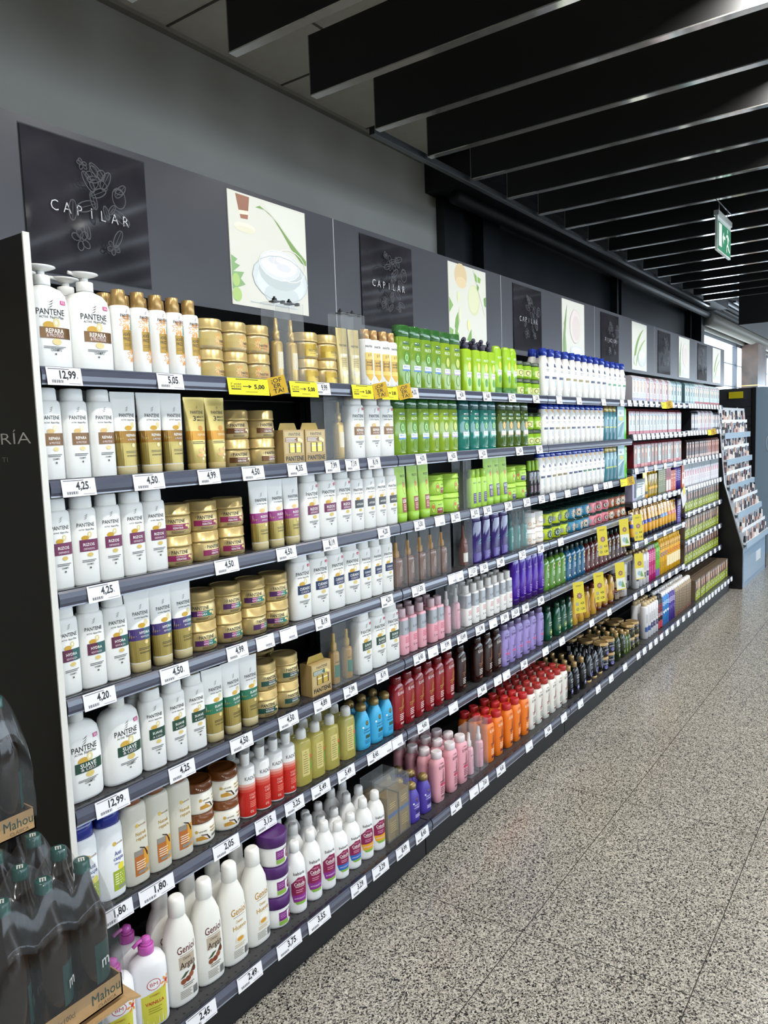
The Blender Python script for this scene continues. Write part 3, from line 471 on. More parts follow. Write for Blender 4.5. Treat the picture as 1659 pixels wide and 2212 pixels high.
def LISO(name, lab, t1):
    T('tube_'+name, 'conditioner tube', 6.8, 4.2, 20.6, ('tube', [(3.2, 2.7, 1.9), (3.4, 2.8, 2.0), (9, 3.1, 1.7), (15, 3.3, 1.0), (19, 3.4, .35), (20, 3.4, .12), (20.6, 3.4, .1)], 2.2, LG, [('t', 'FRUCTIS', .9, 16.6, .9, 2.9, INK), ('e', .9, 12.9, .8, 2.7, '#5a8a2c'), ('e', .9, 12.9, .65, 2.5, '#c4d850'), ('e', .9, 13.8, .55, 1.1, '#cf6a2c'), ('r', -1.0, 3.2, 3.6, 9.0, lab), ('t', t1, .9, 7.2, 1.3, 3.0, WH), ('l', -.3, 2.4, 6.3, 4, .6, .25, '#e8c8b8')]),
      ('cap', [(0, 2.5, 1.8), (.2, 2.7, 1.95), (3.1, 2.85, 2.05), (3.3, 2.7, 1.9)], 2.4, '#9ac840', []))
    JAR('jar_'+name, 11.6, 8.6, LG, '#a9d24e', [('e', 1.0, 3.2, .9, 2.1, '#4f7a2c'), ('e', 1.0, 3.2, .75, 1.9, '#c4d850'), ('e', 1.0, 3.7, .6, .8, '#cf6a2c'), ('t', 'FRUCTIS', 4.2, 4.2, .6, 2.2, INK), ('r', 2.6, 6.2, .8, 3.2, lab), ('t', t1, 4.2, 2.1, .7, 2.4, WH)], lidh=.26)
LISO('liso', '#8a2f22', 'LISO'); LISO('rizos_f', '#3b2c66', 'RIZOS')
T('green_small', 'serum bottle', 4.6, 3.4, 16.5, ('body', bod(4.7, 3.4, 13, .7, 1.5), 2.6, LG, [('t', 'FRUCTIS', .4, 10.4, .6, 2.4, INK), ('r', -.8, 2.2, 2, 6.4, '#3b2c66'), ('l', -.4, 1.8, 5.6, 4, .8, .25, '#c8bce0')]), ('cap', cyl(1.6, 13, 16.5), 2, LG, []))
T('black_serum', 'serum bottle', 3.8, 3.6, 17.5, ('body', bod(3.9, 3.6, 12.5, .8, 1.2), 2.4, '#2c2a2ec', [('r', -.8, 1.8, 2, 5.4, '#4a3040'), ('l', -.5, 1.4, 4.6, 4, .7, .25, '#cfa8b8'), ('e', .5, 8.2, .6, 1.6, '#6a5a40')]), ('cap', cyl(1.2, 12.5, 17.5, .1, 1.0), 2, '#9ac840', []))
JAR('jar_white', 8.6, 8.0, '#ece6dc', '#efefec', [('r', -4, 4.2, .8, 4.4, '#efe9de'), ('t', 'Timotei', 1.6, 2.3, .9, 3.6, '#4a4a4a'), ('r', -4, 4.4, .5, .8, '#d9a68c'), ('f', -1.8, 2.6, 1.2, 7, '#d98a3c')], lidh=.28)
def SER(name, cc, bc, tc, t1='ELVIVE'):
    T(name, 'serum bottle', 5, 4.6, 17.5, ('bottle', bod(5.1, 4.7, 14.2, .7, 1.9), 2.8, bc, [('r', -9, 9, 7.9, 13.3, '#a9adb3m'), ('t', t1, .5, 9.6, .9, 3., '#4c4f58'), ('l', -.9, 1.9, 6.6, 4, .6, .22, tc), ('t', '5', -.7, 2.6, .9, .6, '#5a4a4a'), ('l', .1, 2.2, 2.8, 1, .4, .3, '#6a4a50')]), ('cap', cyl(1.7, 14.2, 17.6, .12, 1.65), 2, cc, []))
SER('pinkserum', '#d9bfc6', '#e6a9b6', '#c0405c'); SER('whiteserum', '#eceae6', '#efedea', '#b8384a')
def ELV(name, body, cap, tc, sc, bc, extra=[], top=True, h=19.8):
    T(name, 'shampoo bottle', 7, 4.8, h, ('body', [(0, 2.5, 1.8), (.3, 2.8, 2.0), (3.5, 3.2, 2.2), (11, 3.5, 2.4), (h-5.4, 3.4, 2.35), (h-3.6, 3.2, 2.2), (h-2.9, 2.4, 1.9), (h-2.6, 2.1, 1.8)], 2.8, body,
        [('t', "L'ORÉAL", .4, h*.76, .5, 2.4, sc), ('t', 'ELVIVE', .4, h*.67, 1.15, 3.6, tc), ('q', [(.3, h*.3), (1.6, h*.58), (1.4, h*.6), (.1, h*.32)], sc), ('q', [(-.9, h*.40), (2.2, h*.43), (2.2, h*.44), (-.9, h*.42)], sc), ('q', [(-.8, h*.36), (2.0, h*.40), (2.0, h*.41), (-.8, h*.375)], sc), ('o', 1.1, h*.52, .55, 2.6, .16, sc), ('l', -.6, 1.8, h*.28, 4, .7, .28, tc), ('r', -.2, 2.1, h*.09, h*.13, bc)]+extra),
      ('cap', [(h-2.6, 2.2, 1.9), (h-2.5, 2.35, 2.0), (h-.5, 2.35, 2.0), (h, 2.1, 1.8)], 2.2, cap, []))
ELV('red_elvive', '#8e1420g', '#6e1018g', '#e9dcdc', '#a8823c', '#c9a0a0'); ELV('brown_elvive', '#2a100eg', '#24100cg', '#e6dcd4', '#8a5a3c', '#7a4a34')
ELV('lilac', '#9c8cc8', '#6f6488g', '#3b2f58', '#5a4c88', '#2f2a48', [('r', -.8, 2.2, 5.6, 6.4, '#d0507c')]); ELV('pink_elvive', '#e3a3ae', '#e6dcdf', '#4a3038', '#6a3a48', '#7a5a60', [('r', -.8, 2.2, 6.6, 7.4, '#c83c60')])
ELV('orange', '#e8781c', '#c02c30', '#f4e2cc', '#5a2440', '#5a2448'); ELV('white_elvive', '#e4e1d8', '#a8302c', '#4c4444', '#8e2a2c', '#7a2c2c')
T('purple_elvive', 'shampoo bottle', 6.8, 4.6, 23.5, ('body', [(2.8, 2.8, 2.0), (3.0, 3.1, 2.2), (10, 3.4, 2.3), (20, 3.1, 2.1), (22.8, 2.6, 1.6), (23.5, 2.0, 1.1)], 2.8, '#45189cg', [('t', 'ELVIVE', .5, 16, .9, 3., '#c9b0f0'), ('q', [(0, 7), (1.7, 12), (1.5, 12.4), (-.1, 7.4)], '#b08a5c'), ('l', -.4, 1.8, 7, 5, .8, .3, '#b890e0')]), ('cap', [(0, 2.6, 1.9), (.2, 2.9, 2.1), (2.8, 3.0, 2.1)], 2.6, '#3a1a6cg', []))
# third bay
def HS(name, bar, h=23.4, flip=False, t='h&s'):
    cz = h-3.6
    body = [(0, 2.9, 1.9), (.3, 3.2, 2.1), (2, 3.4, 2.3), (8, 4.2, 2.6), (12, 4.5, 2.7), (cz-4, 3.9, 2.5), (cz-1.5, 2.7, 2.0), (cz, 1.9, 1.7)] if not flip else [(0, 2.6, 1.8), (.3, 2.9, 2.0), (3, 3.1, 2.2), (10, 3.6, 2.4), (15, 3.7, 2.4), (cz, 3.3, 2.1), (cz+.4, 3.1, 2.0)]
    cap = [(cz, 2.0, 1.8), (cz+.2, 2.3, 2.0), (h-.4, 2.2, 1.9), (h, 1.8, 1.5)] if not flip else [(cz+.4, 3.1, 2.0), (cz+.6, 3.3, 2.1), (h-.6, 2.9, 1.8), (h, 2.3, 1.4)]
    T(name, 'shampoo bottle', 9 if not flip else 7.2, 5, h, ('body', body, 2.4, '#e6e4de', [('e', .4, h*.66, .8, .9, '#1c2c5c'), ('t', t, 1.5, h*.62, 1.1, 1.8, '#2a3c6a'), ('l', -.6, 2.2, h*.56, 2, .7, .25, '#6a7080'), ('r', -2.0, 3.4, h*.38, h*.43, bar), ('q', [(.4, h*.36), (2.2, h*.36), (1.4, h*.22), (.6, h*.2)], '#b8c8d8'), ('o', .8, h*.12, .7, .7, .15, '#7a7a80')]+([('q', [(-.8, cz+.2), (2.6, cz+.4), (2.4, cz-1.8), (.2, cz-1.2)], '#e0a02c')] if flip else [])),
      ('cap', cap, 2.4, '#1f3aa0g', []))
HS('hs_navy', '#1f2c58'); HS('hs_olive', '#8a7a2c'); HS('hs_green', '#3c8a5c')
HS('hf_navy', '#1f2c58', 24, True); HS('hf_olive', '#7a6a2c', 24, True); HS('hf_green', '#2c6a4c', 24, True)
T('tealgold', 'shampoo bottle', 6.8, 4.4, 22.5, ('body', bod(7, 4.4, 18.5, 1., 2.9, 1.9), 2.6, '#3f7c88g', [('q', [(-2.4, 1), (1, 1), (2.6, 14), (1.2, 14)], '#2b5c6c'), ('r', -2.6, 3, 8.4, 9.2, '#a8b84a'), ('e', .5, 14.6, .9, .9, '#c8dce4')]), ('cap', [(18.5, 3, 2), (18.7, 3.2, 2.1), (22.2, 2.9, 1.9), (22.5, 2.4, 1.5)], 2.4, '#9c8a50m', []))
T('tealbox', 'shampoo pack', 13, 5, 22.5, ('box', [(0, 6.5, 2.5), (22.5, 6.5, 2.5)], None, '#7ba6ae', [('r', -6, 6, 16, 20, '#d8e6e8'), ('t', 'h&s', -1, 17, 2, 4, '#1c2c5c'), ('r', -3, 4, 13, 15.4, '#b8b02c'), ('q', [(-6, 2), (0, 2), (5.6, 12), (2, 12.4)], '#2f6f78'), ('q', [(-5.6, 9), (5, 12.5), (5, 13), (-5.6, 10)], '#e6eef0')]))
T('brightgreen', 'shampoo bottle', 5.6, 4, 20.5, ('body', bod(5.6, 4, 20.5, 1.4, 1.2), 2.6, '#5cc022g', [('l', -.4, 1.6, 15, 8, 1., .3, '#2a6a18'), ('e', .6, 17, .5, .8, '#2a6a18')]))
def HJAR(name, col, art, t='aussie'):
    JAR(name, 10.4, 8.4, col, '#17322ag', [('e', 2.2, 3.2, 1.8, 1.8, '#1c2e2a'), ('e', 2.2, 3.2, 1.4, 1.4, '#c8d8c8'), ('e', 2.4, 3.1, .7, .9, '#1c2e2a'), ('f', 2.2, 3.2, 2.6, 12, art), ('r', -3.6, -1.6, 1.6, 4.2, '#9aa0a0')], lidh=.2)
HJAR('jar_lime', '#b4c81a', '#23402e'); HJAR('jar_blue', '#1f7aa0', '#d8b8a0'); HJAR('jar_pink', '#d8828e', '#a02c3c'); HJAR('jar_brown', '#96481f', '#e0c8b0')
def HER(name, col, capc='#17302ag'):
    T(name, 'shampoo bottle', 7, 4.6, 22, ('body', [(0, 2.9, 1.9), (.3, 3.2, 2.1), (1, 3.4, 2.2), (15.4, 3.4, 2.2), (17, 3.0, 2.0), (18.2, 1.8, 1.5), (18.8, 1.2, 1.2)], 2.8, col, [('f', .9, 13.4, 1.9, 9, '#d8d0a0'), ('e', .9, 13.4, .8, .9, '#2c3a2c'), ('l', -.4, 1.8, 10, 4, .8, .26, '#e6f0e0'), ('e', .3, 3.4, .7, .7, '#e6e0d0'), ('e', 2.0, 2.2, .35, .35, '#f0f0f0')]), ('cap', cyl(1.4, 18.8, 22, .12, 1.3), 2, capc, []))
HER('herb_green', '#5f9436c'); HER('herb_blue', '#145c84c'); HER('herb_red', '#5c1c20c'); HER('herb_brown', '#421614c')
T('green', 'shampoo bottle', 7, 4.6, 22, ('body', [(0, 2.9, 2.0), (.3, 3.2, 2.2), (6, 3.3, 2.2), (12, 3.1, 2.1), (17.5, 2.6, 1.9), (18.6, 1.9, 1.5)], 2.6, '#0d4a34g', [('t', 'ORIGINAL', .6, 11, 1., 3.8, '#d8e6dc'), ('t', 'Remedies', .6, 9.6, .8, 3.4, '#d8e6dc'), ('f', .6, 5.4, 1.9, 9, '#7a9a4a'), ('e', .6, 5.4, .7, .7, '#d8d8a0'), ('l', -.6, 1.8, 2.4, 2, .7, .26, '#a8c8b0')]), ('cap', cyl(1.9, 18.6, 22, .3, 1.7), 2, '#0f3c28g', []))
T('honey', 'shampoo bottle', 7, 4.8, 21.5, ('body', [(0, 2.8, 2.0), (.3, 3.1, 2.2), (6, 3.4, 2.4), (12, 3.3, 2.3), (16, 2.8, 2.1), (18, 2.0, 1.6)], 2.4, '#d0a03cg', [('e', .9, 8.6, 1.9, 5.4, '#4a2c16'), ('e', .9, 5.4, 1.5, 1.8, '#8a3a1c'), ('e', 1.2, 5.6, .7, .9, '#e0b04c'), ('l', 0, 2, 12.4, 6, .8, .3, '#d8b878')]), ('cap', cyl(1.9, 18, 21.5, .2, 1.8), 2, '#6a3014g', []))
T('honey_down', 'conditioner bottle', 7.6, 4.4, 20.5, ('body', [(2.6, 2.4, 1.6), (3, 2.8, 1.9), (8, 3.8, 2.2), (14, 3.7, 2.1), (18.6, 2.6, 1.5), (20, 1.6, .9), (20.5, .8, .5)], 2.3, '#d6a846g', [('e', .9, 11.2, 1.9, 5.6, '#4a2c16'), ('e', .9, 8, 1.4, 1.7, '#8a3a1c'), ('l', 0, 2, 14.4, 5, .8, .3, '#d8b878')]), ('cap', [(0, 2.3, 1.5), (.2, 2.6, 1.8), (2.4, 2.6, 1.8), (2.7, 2.4, 1.6)], 2.2, '#6a3014g', []))
JAR('jar_coffee', 7.6, 7.6, '#3c2416g', '#5c2e18g', [('r', -2, 4.4, 1, 4, '#8a7a6a'), ('l', -.8, 3, 3.2, 4, .6, .24, '#2c1c12')], lidh=.3)
JAR('jar_black', 8.8, 8.2, '#101014g', '#a58a5cm', [('t', 'BOTANIC', 1.6, 3.8, .8, 4.2, '#c8ccd8'), ('e', 1.8, 2.2, 1.4, 1.1, '#5f5fa0'), ('f', 2.2, 2.2, 1.3, 7, '#b8b8d8'), ('r', -4, -2, 1.2, 4.2, '#c8c8cc')], lidh=.22)
JAR('jar_olive', 8.8, 8.2, '#2a2410g', '#a58a5cm', [('t', 'OLIVA', 1.6, 3.6, .8, 3.2, '#d8d4b0'), ('e', 1.8, 2.2, 1.2, 1.0, '#6a7a2c')], lidh=.22)
def BOT(name, col, art, h=22, w=6.4):
    T(name, 'shampoo bottle', w, 4.8, h, ('body', [(0, w*.42, 2.0), (.3, w*.47, 2.3), (h*.6, w*.49, 2.35), (h*.72, w*.45, 2.2), (h*.8, w*.3, 1.7), (h*.83, w*.22, 1.4)], 2.4, col, [('t', 'BOTANIC', .7, h*.56, .9, 3.4, '#dfe2ea'), ('t', 'THERAPY', .7, h*.49, .8, 3.4, '#dfe2ea'), ('l', -.8, 2.2, h*.43, 3, .7, .26, '#9aa0b0'), ('f', .9, h*.22, 1.8, 8, art), ('e', .9, h*.22, .6, .6, '#e8e4f0')]), ('cap', cyl(1.5, h*.83, h, .15, 1.4), 2, '#a58a5cm', []))
BOT('black', '#0c0d10g', '#7a7ab8', 17.4); BOT('darkgreen', '#1f2c12g', '#8aa04a', 17.4); BOT('olivelow', '#44581fg', '#a8b86a', 14.5, 5)
T('black_oval', 'conditioner bottle', 7.8, 4.6, 21.5, ('body', [(2.2, 2.4, 1.6), (2.6, 2.8, 1.9), (8, 3.8, 2.3), (14, 3.8, 2.2), (18.8, 2.8, 1.7), (20.8, 1.6, 1.0), (21.5, .8, .5)], 2.3, '#101116g', [('t', 'BOTANIC', .9, 13.4, .9, 3.6, '#dfe2ea'), ('o', .9, 11, 2.4, 6.6, .2, '#c8ccd8'), ('l', -.6, 2.2, 12, 3, .7, .26, '#9aa0b0'), ('f', .9, 7, 1.9, 9, '#7a7ab8')]), ('cap', [(0, 2.3, 1.6), (.2, 2.5, 1.8), (2.2, 2.5, 1.8), (2.3, 2.3, 1.6)], 2.2, '#a58a5cm', []))
# fourth bay
def CAN(name, r, h, col, cap, ds, cat='hairspray can'):
    T(name, cat, r*2, r*2, h, ('can', [(0, r*.9, r*.9), (.2, r, r), (h*.84, r, r), (h*.88, r*.86, r*.86), (h*.9, r*.6, r*.6)], 2, col, ds), ('cap', [(h*.88, r*.62, r*.62), (h*.89, r*.7, r*.7), (h*.985, r*.66, r*.66), (h, r*.5, r*.5)], 2, cap, []))
CAN('can_white', 2.7, 26, '#dcdadc', '#b39c72m', [('r', -1, 2.4, 5.6, 9.4, '#2a2450'), ('l', -.6, 1.6, 17, 7, .9, .3, '#8a8a90'), ('l', -.4, 2, 8.2, 2, .8, .25, '#c8c0d8')])
CAN('can_blue_band', 2.7, 29, '#dcdadc', '#c8b48c', [('r', -1.6, 2.6, 5.6, 9.4, '#2a4c8c'), ('l', -.6, 1.6, 19, 8, .9, .3, '#8a8a90')])
CAN('can_black', 2.6, 28, '#16161c', '#101014', [('r', -9, 9, .8, 7, '#a8283c'), ('l', -1.6, 2.4, 20, 8, 1.4, .5, '#c8283c'), ('l', -1, 2, 13, 3, 1., .4, '#e0e0e4')])
CAN('can_sky', 2.6, 28, '#2f7cc0', '#ececec', [('l', -1.4, 2.2, 20, 3, 1.2, .5, '#d0e4f4'), ('e', .6, 12, 1.2, 1.2, '#e8f0f8'), ('r', -9, 9, 1, 3, '#1f4c90')])
CAN('can_purple', 2.6, 28, '#44308c', '#ececec', [('l', -1.4, 2.2, 20, 4, 1.2, .5, '#d8d0f0'), ('f', .6, 12, 1.8, 7, '#8a7cd0')])
CAN('can_leopard', 2.6, 28, '#a08a6c', '#ececea', [('l', -1.6, 2.4, 21, 13, 1.5, .55, '#3a2c20'), ('r', -9, 9, 1, 2.4, '#7a3a30')])
CAN('can_purple_foam', 2.6, 22, '#4a2a8a', '#b8b4c4', [('l', -1.4, 2.2, 16, 6, 1.6, .5, '#cfc4ec')], 'hair mousse can')
CAN('can_pink', 2.6, 25, '#b81f6c', '#b8b4b8', [('l', -1.4, 2.2, 19, 5, 1.2, .45, '#f0b8d4'), ('l', -.8, 2, 10, 6, 1., .4, '#e070a8')])
CAN('can_green', 2.6, 25, '#74b83c', '#8ac85c', [('r', -9, 9, .8, 6, '#7a4c9c'), ('l', -1, 2, 18, 6, 1., .4, '#3c6a24')])
CAN('can_yellow', 3.0, 27, '#e0a818', '#e8b420', [('f', .9, 15, 2.0, 8, '#2f4aa0'), ('l', -1.2, 2.4, 20, 2, 1.2, .5, '#7a5a10'), ('l', -1, 2.2, 9, 4, 1., .35, '#a87c10')])
CAN('can_yellow_red', 3.0, 27, '#e0a818', '#e8b420', [('f', .9, 15, 1.8, 8, '#c8402c'), ('l', -1.2, 2.4, 20, 2, 1.2, .5, '#7a5a10'), ('r', -1.4, 2.6, 4, 12, '#ecdcae')])
def YT(name, band):
    T(name, 'styling gel tube', 6.2, 4, 19.5, ('tube', [(3, 2.5, 1.8), (3.2, 2.7, 1.9), (9, 2.9, 1.6), (14, 3.1, 1.0), (18, 3.2, .3), (19.5, 3.2, .1)], 2.2, '#dfa01eg', [('r', -5, 5, 9, 11.6, band), ('t', 'GEL', .6, 9.7, 1.1, 2.2, WH), ('l', -.8, 2, 14, 3, .7, .26, '#f0e0a0'), ('e', .4, 16.6, 1.4, .9, '#f0ece0')]), ('cap', [(0, 2.4, 1.7), (.2, 2.6, 1.9), (3, 2.7, 1.9)], 2.2, '#14182c', []))
YT('yt_blue', '#2a3c9c'); YT('yt_black', '#14141a'); YT('yt_sky', '#5f8cc0'); YT('yt_red', '#c86a50')
def BOX(name, cat, w, d, h, col, ds): T(name, cat, w, d, h, ('box', [(0, w/2, d/2), (h, w/2, d/2)], None, col, ds))
def dye(name, side, face, foot, hair, w=7.4, h=17):
    T(name, 'hair dye box', w, 7, h, ('box', [(0, w/2, 3.5), (h-1.6, w/2, 3.5), (h, w/2, 2.2)], None, side, [('r', -w*.47, w*.47, 1.6, h-2.4, face), ('q', [(-w*.1, h-3), (w*.35, h-4), (w*.3, h*.4), (0, h*.34)], hair), ('e', w*.05, h*.66, w*.17, h*.1, '#e2b79c'), ('r', -w*.47, w*.47, .3, 2.6, foot), ('l', -w*.34, w*.3, h*.3, 3, .8, .26, '#8a8a90'), ('q', [(-w*.3, h-2.2), (w*.3, h-2.2), (w*.3, h-3), (-w*.3, h-3)], foot)]))
dye('dye_silver', '#b8b4ba', '#d3dde0', '#9a98b0', '#b89a80'); dye('dye_teal', '#5c7a80', '#c0dade', '#8aa0a8', '#2f4c54'); dye('dye_redfoot', '#a8b8bc', '#c8dce0', '#a8404c', '#7a5a4c')
dye('dye_maroon', '#5c1420', '#c8d0d4', '#b04c58', '#7a8a90'); dye('dye_maroon_warm', '#6a1624', '#8c8478', '#c87a74', '#b86a48'); dye('dye_pink', '#8a6a6c', '#d6bcc0', '#b08088', '#7a4c40')
dye('dye_brown', '#2c1c1a', '#4a342e', '#c8b0a4', '#8a4c34', 7.2, 15); dye('dye_rust', '#5a2c20', '#a0583c', '#d0b8ac', '#7c3420', 7.2, 15); dye('dye_blackwhite', '#1c1a22', '#d8d8dc', '#2a2a30', '#2c2430', 5, 16)
BOX('pink_white_box', 'hair dye box', 8, 6, 18, '#c8ccd0', [('r', -3.8, 3.8, .4, 13.4, '#d9d6da'), ('q', [(-1.8, 12), (1.4, 12.8), (1.8, 8.4), (-1, 8)], '#c8707c'), ('r', -3.8, 3.8, 14, 17.8, '#6c7478'), ('l', -2.4, 2.4, 6.6, 4, 1., .3, '#b07080')])
BOX('orange_white_box', 'hair dye box', 7, 6, 18, '#c86a48', [('r', -3.2, 3.2, 3, 12, '#e8d8d0'), ('e', 0, 9, 1.8, 2.4, '#c05c3c')])
def lime(name, skin, hair, foot='#a8b820'):
    T(name, 'hair dye box', 8.4, 6, 16.6, ('box', [(0, 4.2, 3), (16.6, 4.2, 3)], None, '#6e5f4e', [('r', -4.0, 4.0, 6.4, 16.2, hair), ('e', .4, 11.8, 1.7, 2.6, skin), ('r', -4.0, 4.0, .3, 6.4, foot), ('q', [(-4, 6.4), (4, 6.4), (4, 8.2)], foot), ('r', -1.6, 1.8, 1.8, 6.0, '#1a1a1c'), ('r', -1.1, 1.3, 2.4, 5.2, '#c8c8b0'), ('l', -3, 3, 14.8, 2, .8, .35, '#e0dcd4')]))
lime('lime_brown', '#d8a888', '#4a342c'); lime('lime_blond', '#e2b898', '#a08a70'); lime('lime_black', '#c89a80', '#201c20'); lime('lime_red', '#d8a488', '#6a3024')
BOX('lavender_box', 'hair treatment box', 8, 5, 18, '#a8a4c0', [('r', -1, 3.8, 2, 16, '#2c2a3a')]); BOX('olive_box', 'hair treatment box', 6.6, 5, 19, '#6a7044', [('l', -2.4, 2.4, 16, 8, 1.4, .5, '#c0b488'), ('f', .4, 8, 2.2, 8, '#3c5a24')])
BOX('red_white_box', 'hair treatment box', 6, 5, 18.5, '#a84450', [('r', -2.6, 2.6, 1, 9, '#d8d0c8'), ('e', 0, 12.6, 2, 2.8, '#7a2834')]); BOX('orange_box', 'hair treatment box', 6.6, 5, 15.5, '#c04a24', [('l', -2.4, 2.4, 12, 3, 1.4, .5, '#f0c8a0'), ('r', -3, 3, 10.6, 11, '#7c2410'), ('o', 0, 5, 1.8, 1.8, .3, '#f0d0b0')])
T('clear_pack', 'clear plastic pack', 20, 6, 14, ('pack', [(0, 10, 3), (13.6, 10, 3), (14, 9.6, 2.6)], 6, '#a8b4bcc', [('l', -7, 6, 11, 6, 1.6, .5, '#e6eef2')]))
T('gold_tube', 'styling gel tube', 8, 4, 19.5, ('tube', [(2.4, 3, 1.8), (2.6, 3.3, 1.9), (12, 3.8, 1.2), (18, 4, .3), (19.5, 4, .1)], 2.2, '#c8b060m', [('q', [(-2, 16), (2.6, 15), (1, 9), (-1, 10)], '#f0ece0'), ('r', -3, 3, 2.8, 4.6, '#1c1a14')]), ('cap', [(0, 2.8, 1.7), (2.5, 3.1, 1.9)], 2.2, '#dfa01e', []))
T('yellow_clear', 'hair oil bottle', 7, 5, 19.5, ('bottle', bod(7, 5, 17, 1.2, 1.9), 2.8, '#b89a2cc', [('r', -3, 3.4, 5.6, 7.4, '#e0a81c'), ('l', -1.6, 2, 12, 4, 1., .35, '#6a5a18')]), ('cap', cyl(1.9, 17, 19.5), 2, '#e0a81c', []))
T('purple_carton', 'hair treatment box', 11, 5, 18.5, ('box', [(0, 5.5, 2.5), (18.5, 5.5, 2.5)], None, '#4c2c86', [('r', -4, 4.6, 14, 17.6, '#e8e4f0'), ('l', -3.6, 4, 12, 6, 1.6, .6, '#c8b8e8')]))

SEG = 28
def get_meshes(tn, far):
    t = TYPES[tn]; key = 'far' if far else 'near'
    if key in t['me']: return t['me'][key]
    seg = 14 if far else SEG; out = []
    for p in t['parts']:
        mb = MB(); name, secs, n, col, ds = p
        if secs is None and col == 'case':
            w, d, h = ds; k = '#cfd6dak'; e = '#c9ced2'
            a, b = w/2, d/2; th = .12
            mb.box((-a, -b, .2), (a, -b+th, h), k); mb.box((-a, b-th, .2), (a, b, h), k); mb.box((-a, -b, .2), (-a+th, b, h), k); mb.box((a-th, -b, .2), (a, b, h), k)
            mb.box((-a, -b, 0), (a, b, .2), k)
            for x in (-a, a):
                for y in (-b, b): mb.box((x-.09, y-.09, 0), (x+.09, y+.09, h), '#aab2b6k'); mb.box((x-.05, y-.05, 0), (x+.05, y+.05, h), e+'k')
            mb.box((-a, -b-.05, h-.25), (a, b+.05, h), k); mb.box((a*.2, -b-.1, .6), (a*.75, -b-.02, 2.8), '#3a2418k')
        elif secs is None and col == 'lock':
            w, d, h = ds
            mb.box((-w*.2, -d*.2, h), (w*.2, d*.2, h+.4), '#121214'); mb.box((-.5, -.5, h+.5), (.5, .5, h+1.2), '#121214'); mb.tube([(0, 0, h+1.2), (0, 0, h+1.7)], .35, '#18181a')
            mb.box((-w*.36, -d*.42, h-.4), (-w*.2, -d*.2, h+.4), '#121214'); mb.box((w*.2, -d*.42, h-.4), (w*.36, -d*.2, h+.4), '#121214')
        elif secs is None:
            for q in ds:
                if q[0] == 'cyl': lathe(mb, cyl(q[1], q[2], q[3], .1), 2, col, seg)
                elif q[0] == 'plate':
                    r, z = q[1], q[2]
                    lathe(mb, [(z, r*.5, r*.5), (z+.5, r*1.3, r*1.1), (z+.9, r*1.75, r*1.35), (z+1.1, r*1.7, r*1.3)], 2, col, seg)
                    mb.tube([(-r, 0, z+.75), (-r*2.05, -.15, z+.85)], .42, col, 8)
                elif q[0] == 'spout':
                    r, z = q[1], q[2]
                    lathe(mb, [(z, r, r), (z+.5, r*1.15, r), (z+1.2, r*1.0, r*.8), (z+1.5, r*.5, r*.4)], 2, col, seg)
                    mb.tube([(0, 0, z+.9), (-r*1.6, -.4, z+.7), (-r*2.9, -.9, z+.0)], r*.42, col, 8)
        elif n is None:
            (z0, a0, b0) = secs[0]
            vs = []; fs = []
            for z, a, b in secs: vs += [(-a, -b, z), (a, -b, z), (a, b, z), (-a, b, z)]
            L = len(secs); fs = [(3, 2, 1, 0), tuple(4*(L-1)+i for i in range(4))]
            for i in range(L-1): fs += [(4*i+k, 4*i+(k+1) % 4, 4*i+4+(k+1) % 4, 4*i+4+k) for k in range(4)]
            mb.add(vs, fs, col)
            decals(mb, Surf([(s[0], s[1], max(x[2] for x in secs)) for s in secs], None, .02), ds)
        else:
            lathe(mb, secs, n, col, seg)
            if ds: decals(mb, Surf(secs, n, .03), ds)
        s = t['scale']; mb.v = [(x*s, y*s, z*s) for x, y, z in mb.v]
        out.append((name, mb.mesh(name)))
    t['me'][key] = out
    return out
def tag(o, label=None, cat=None, group=None, kind=None):
    if label: o['label'] = label
    if cat: o['category'] = cat
    if group: o['group'] = group
    if kind: o['kind'] = kind
    return o
def empty(name, loc=(0, 0, 0), rz=0):
    o = bpy.data.objects.new(name, None); o.empty_display_size = .02; C.objects.link(o); o.location = loc; o.rotation_euler = (0, 0, rz); return o
def product(tn, x, y, z, label, group, rz=0, name=None):
    t = TYPES[tn]; e = empty(name or t['cat'].replace(' ', '_').replace('-', '_'), (x, y, z), rz)
    tag(e, label, t['cat'], group)
    for nm, me in get_meshes(tn, x > 3.6):
        o = bpy.data.objects.new(nm, me); C.objects.link(o); o.parent = e
    return e

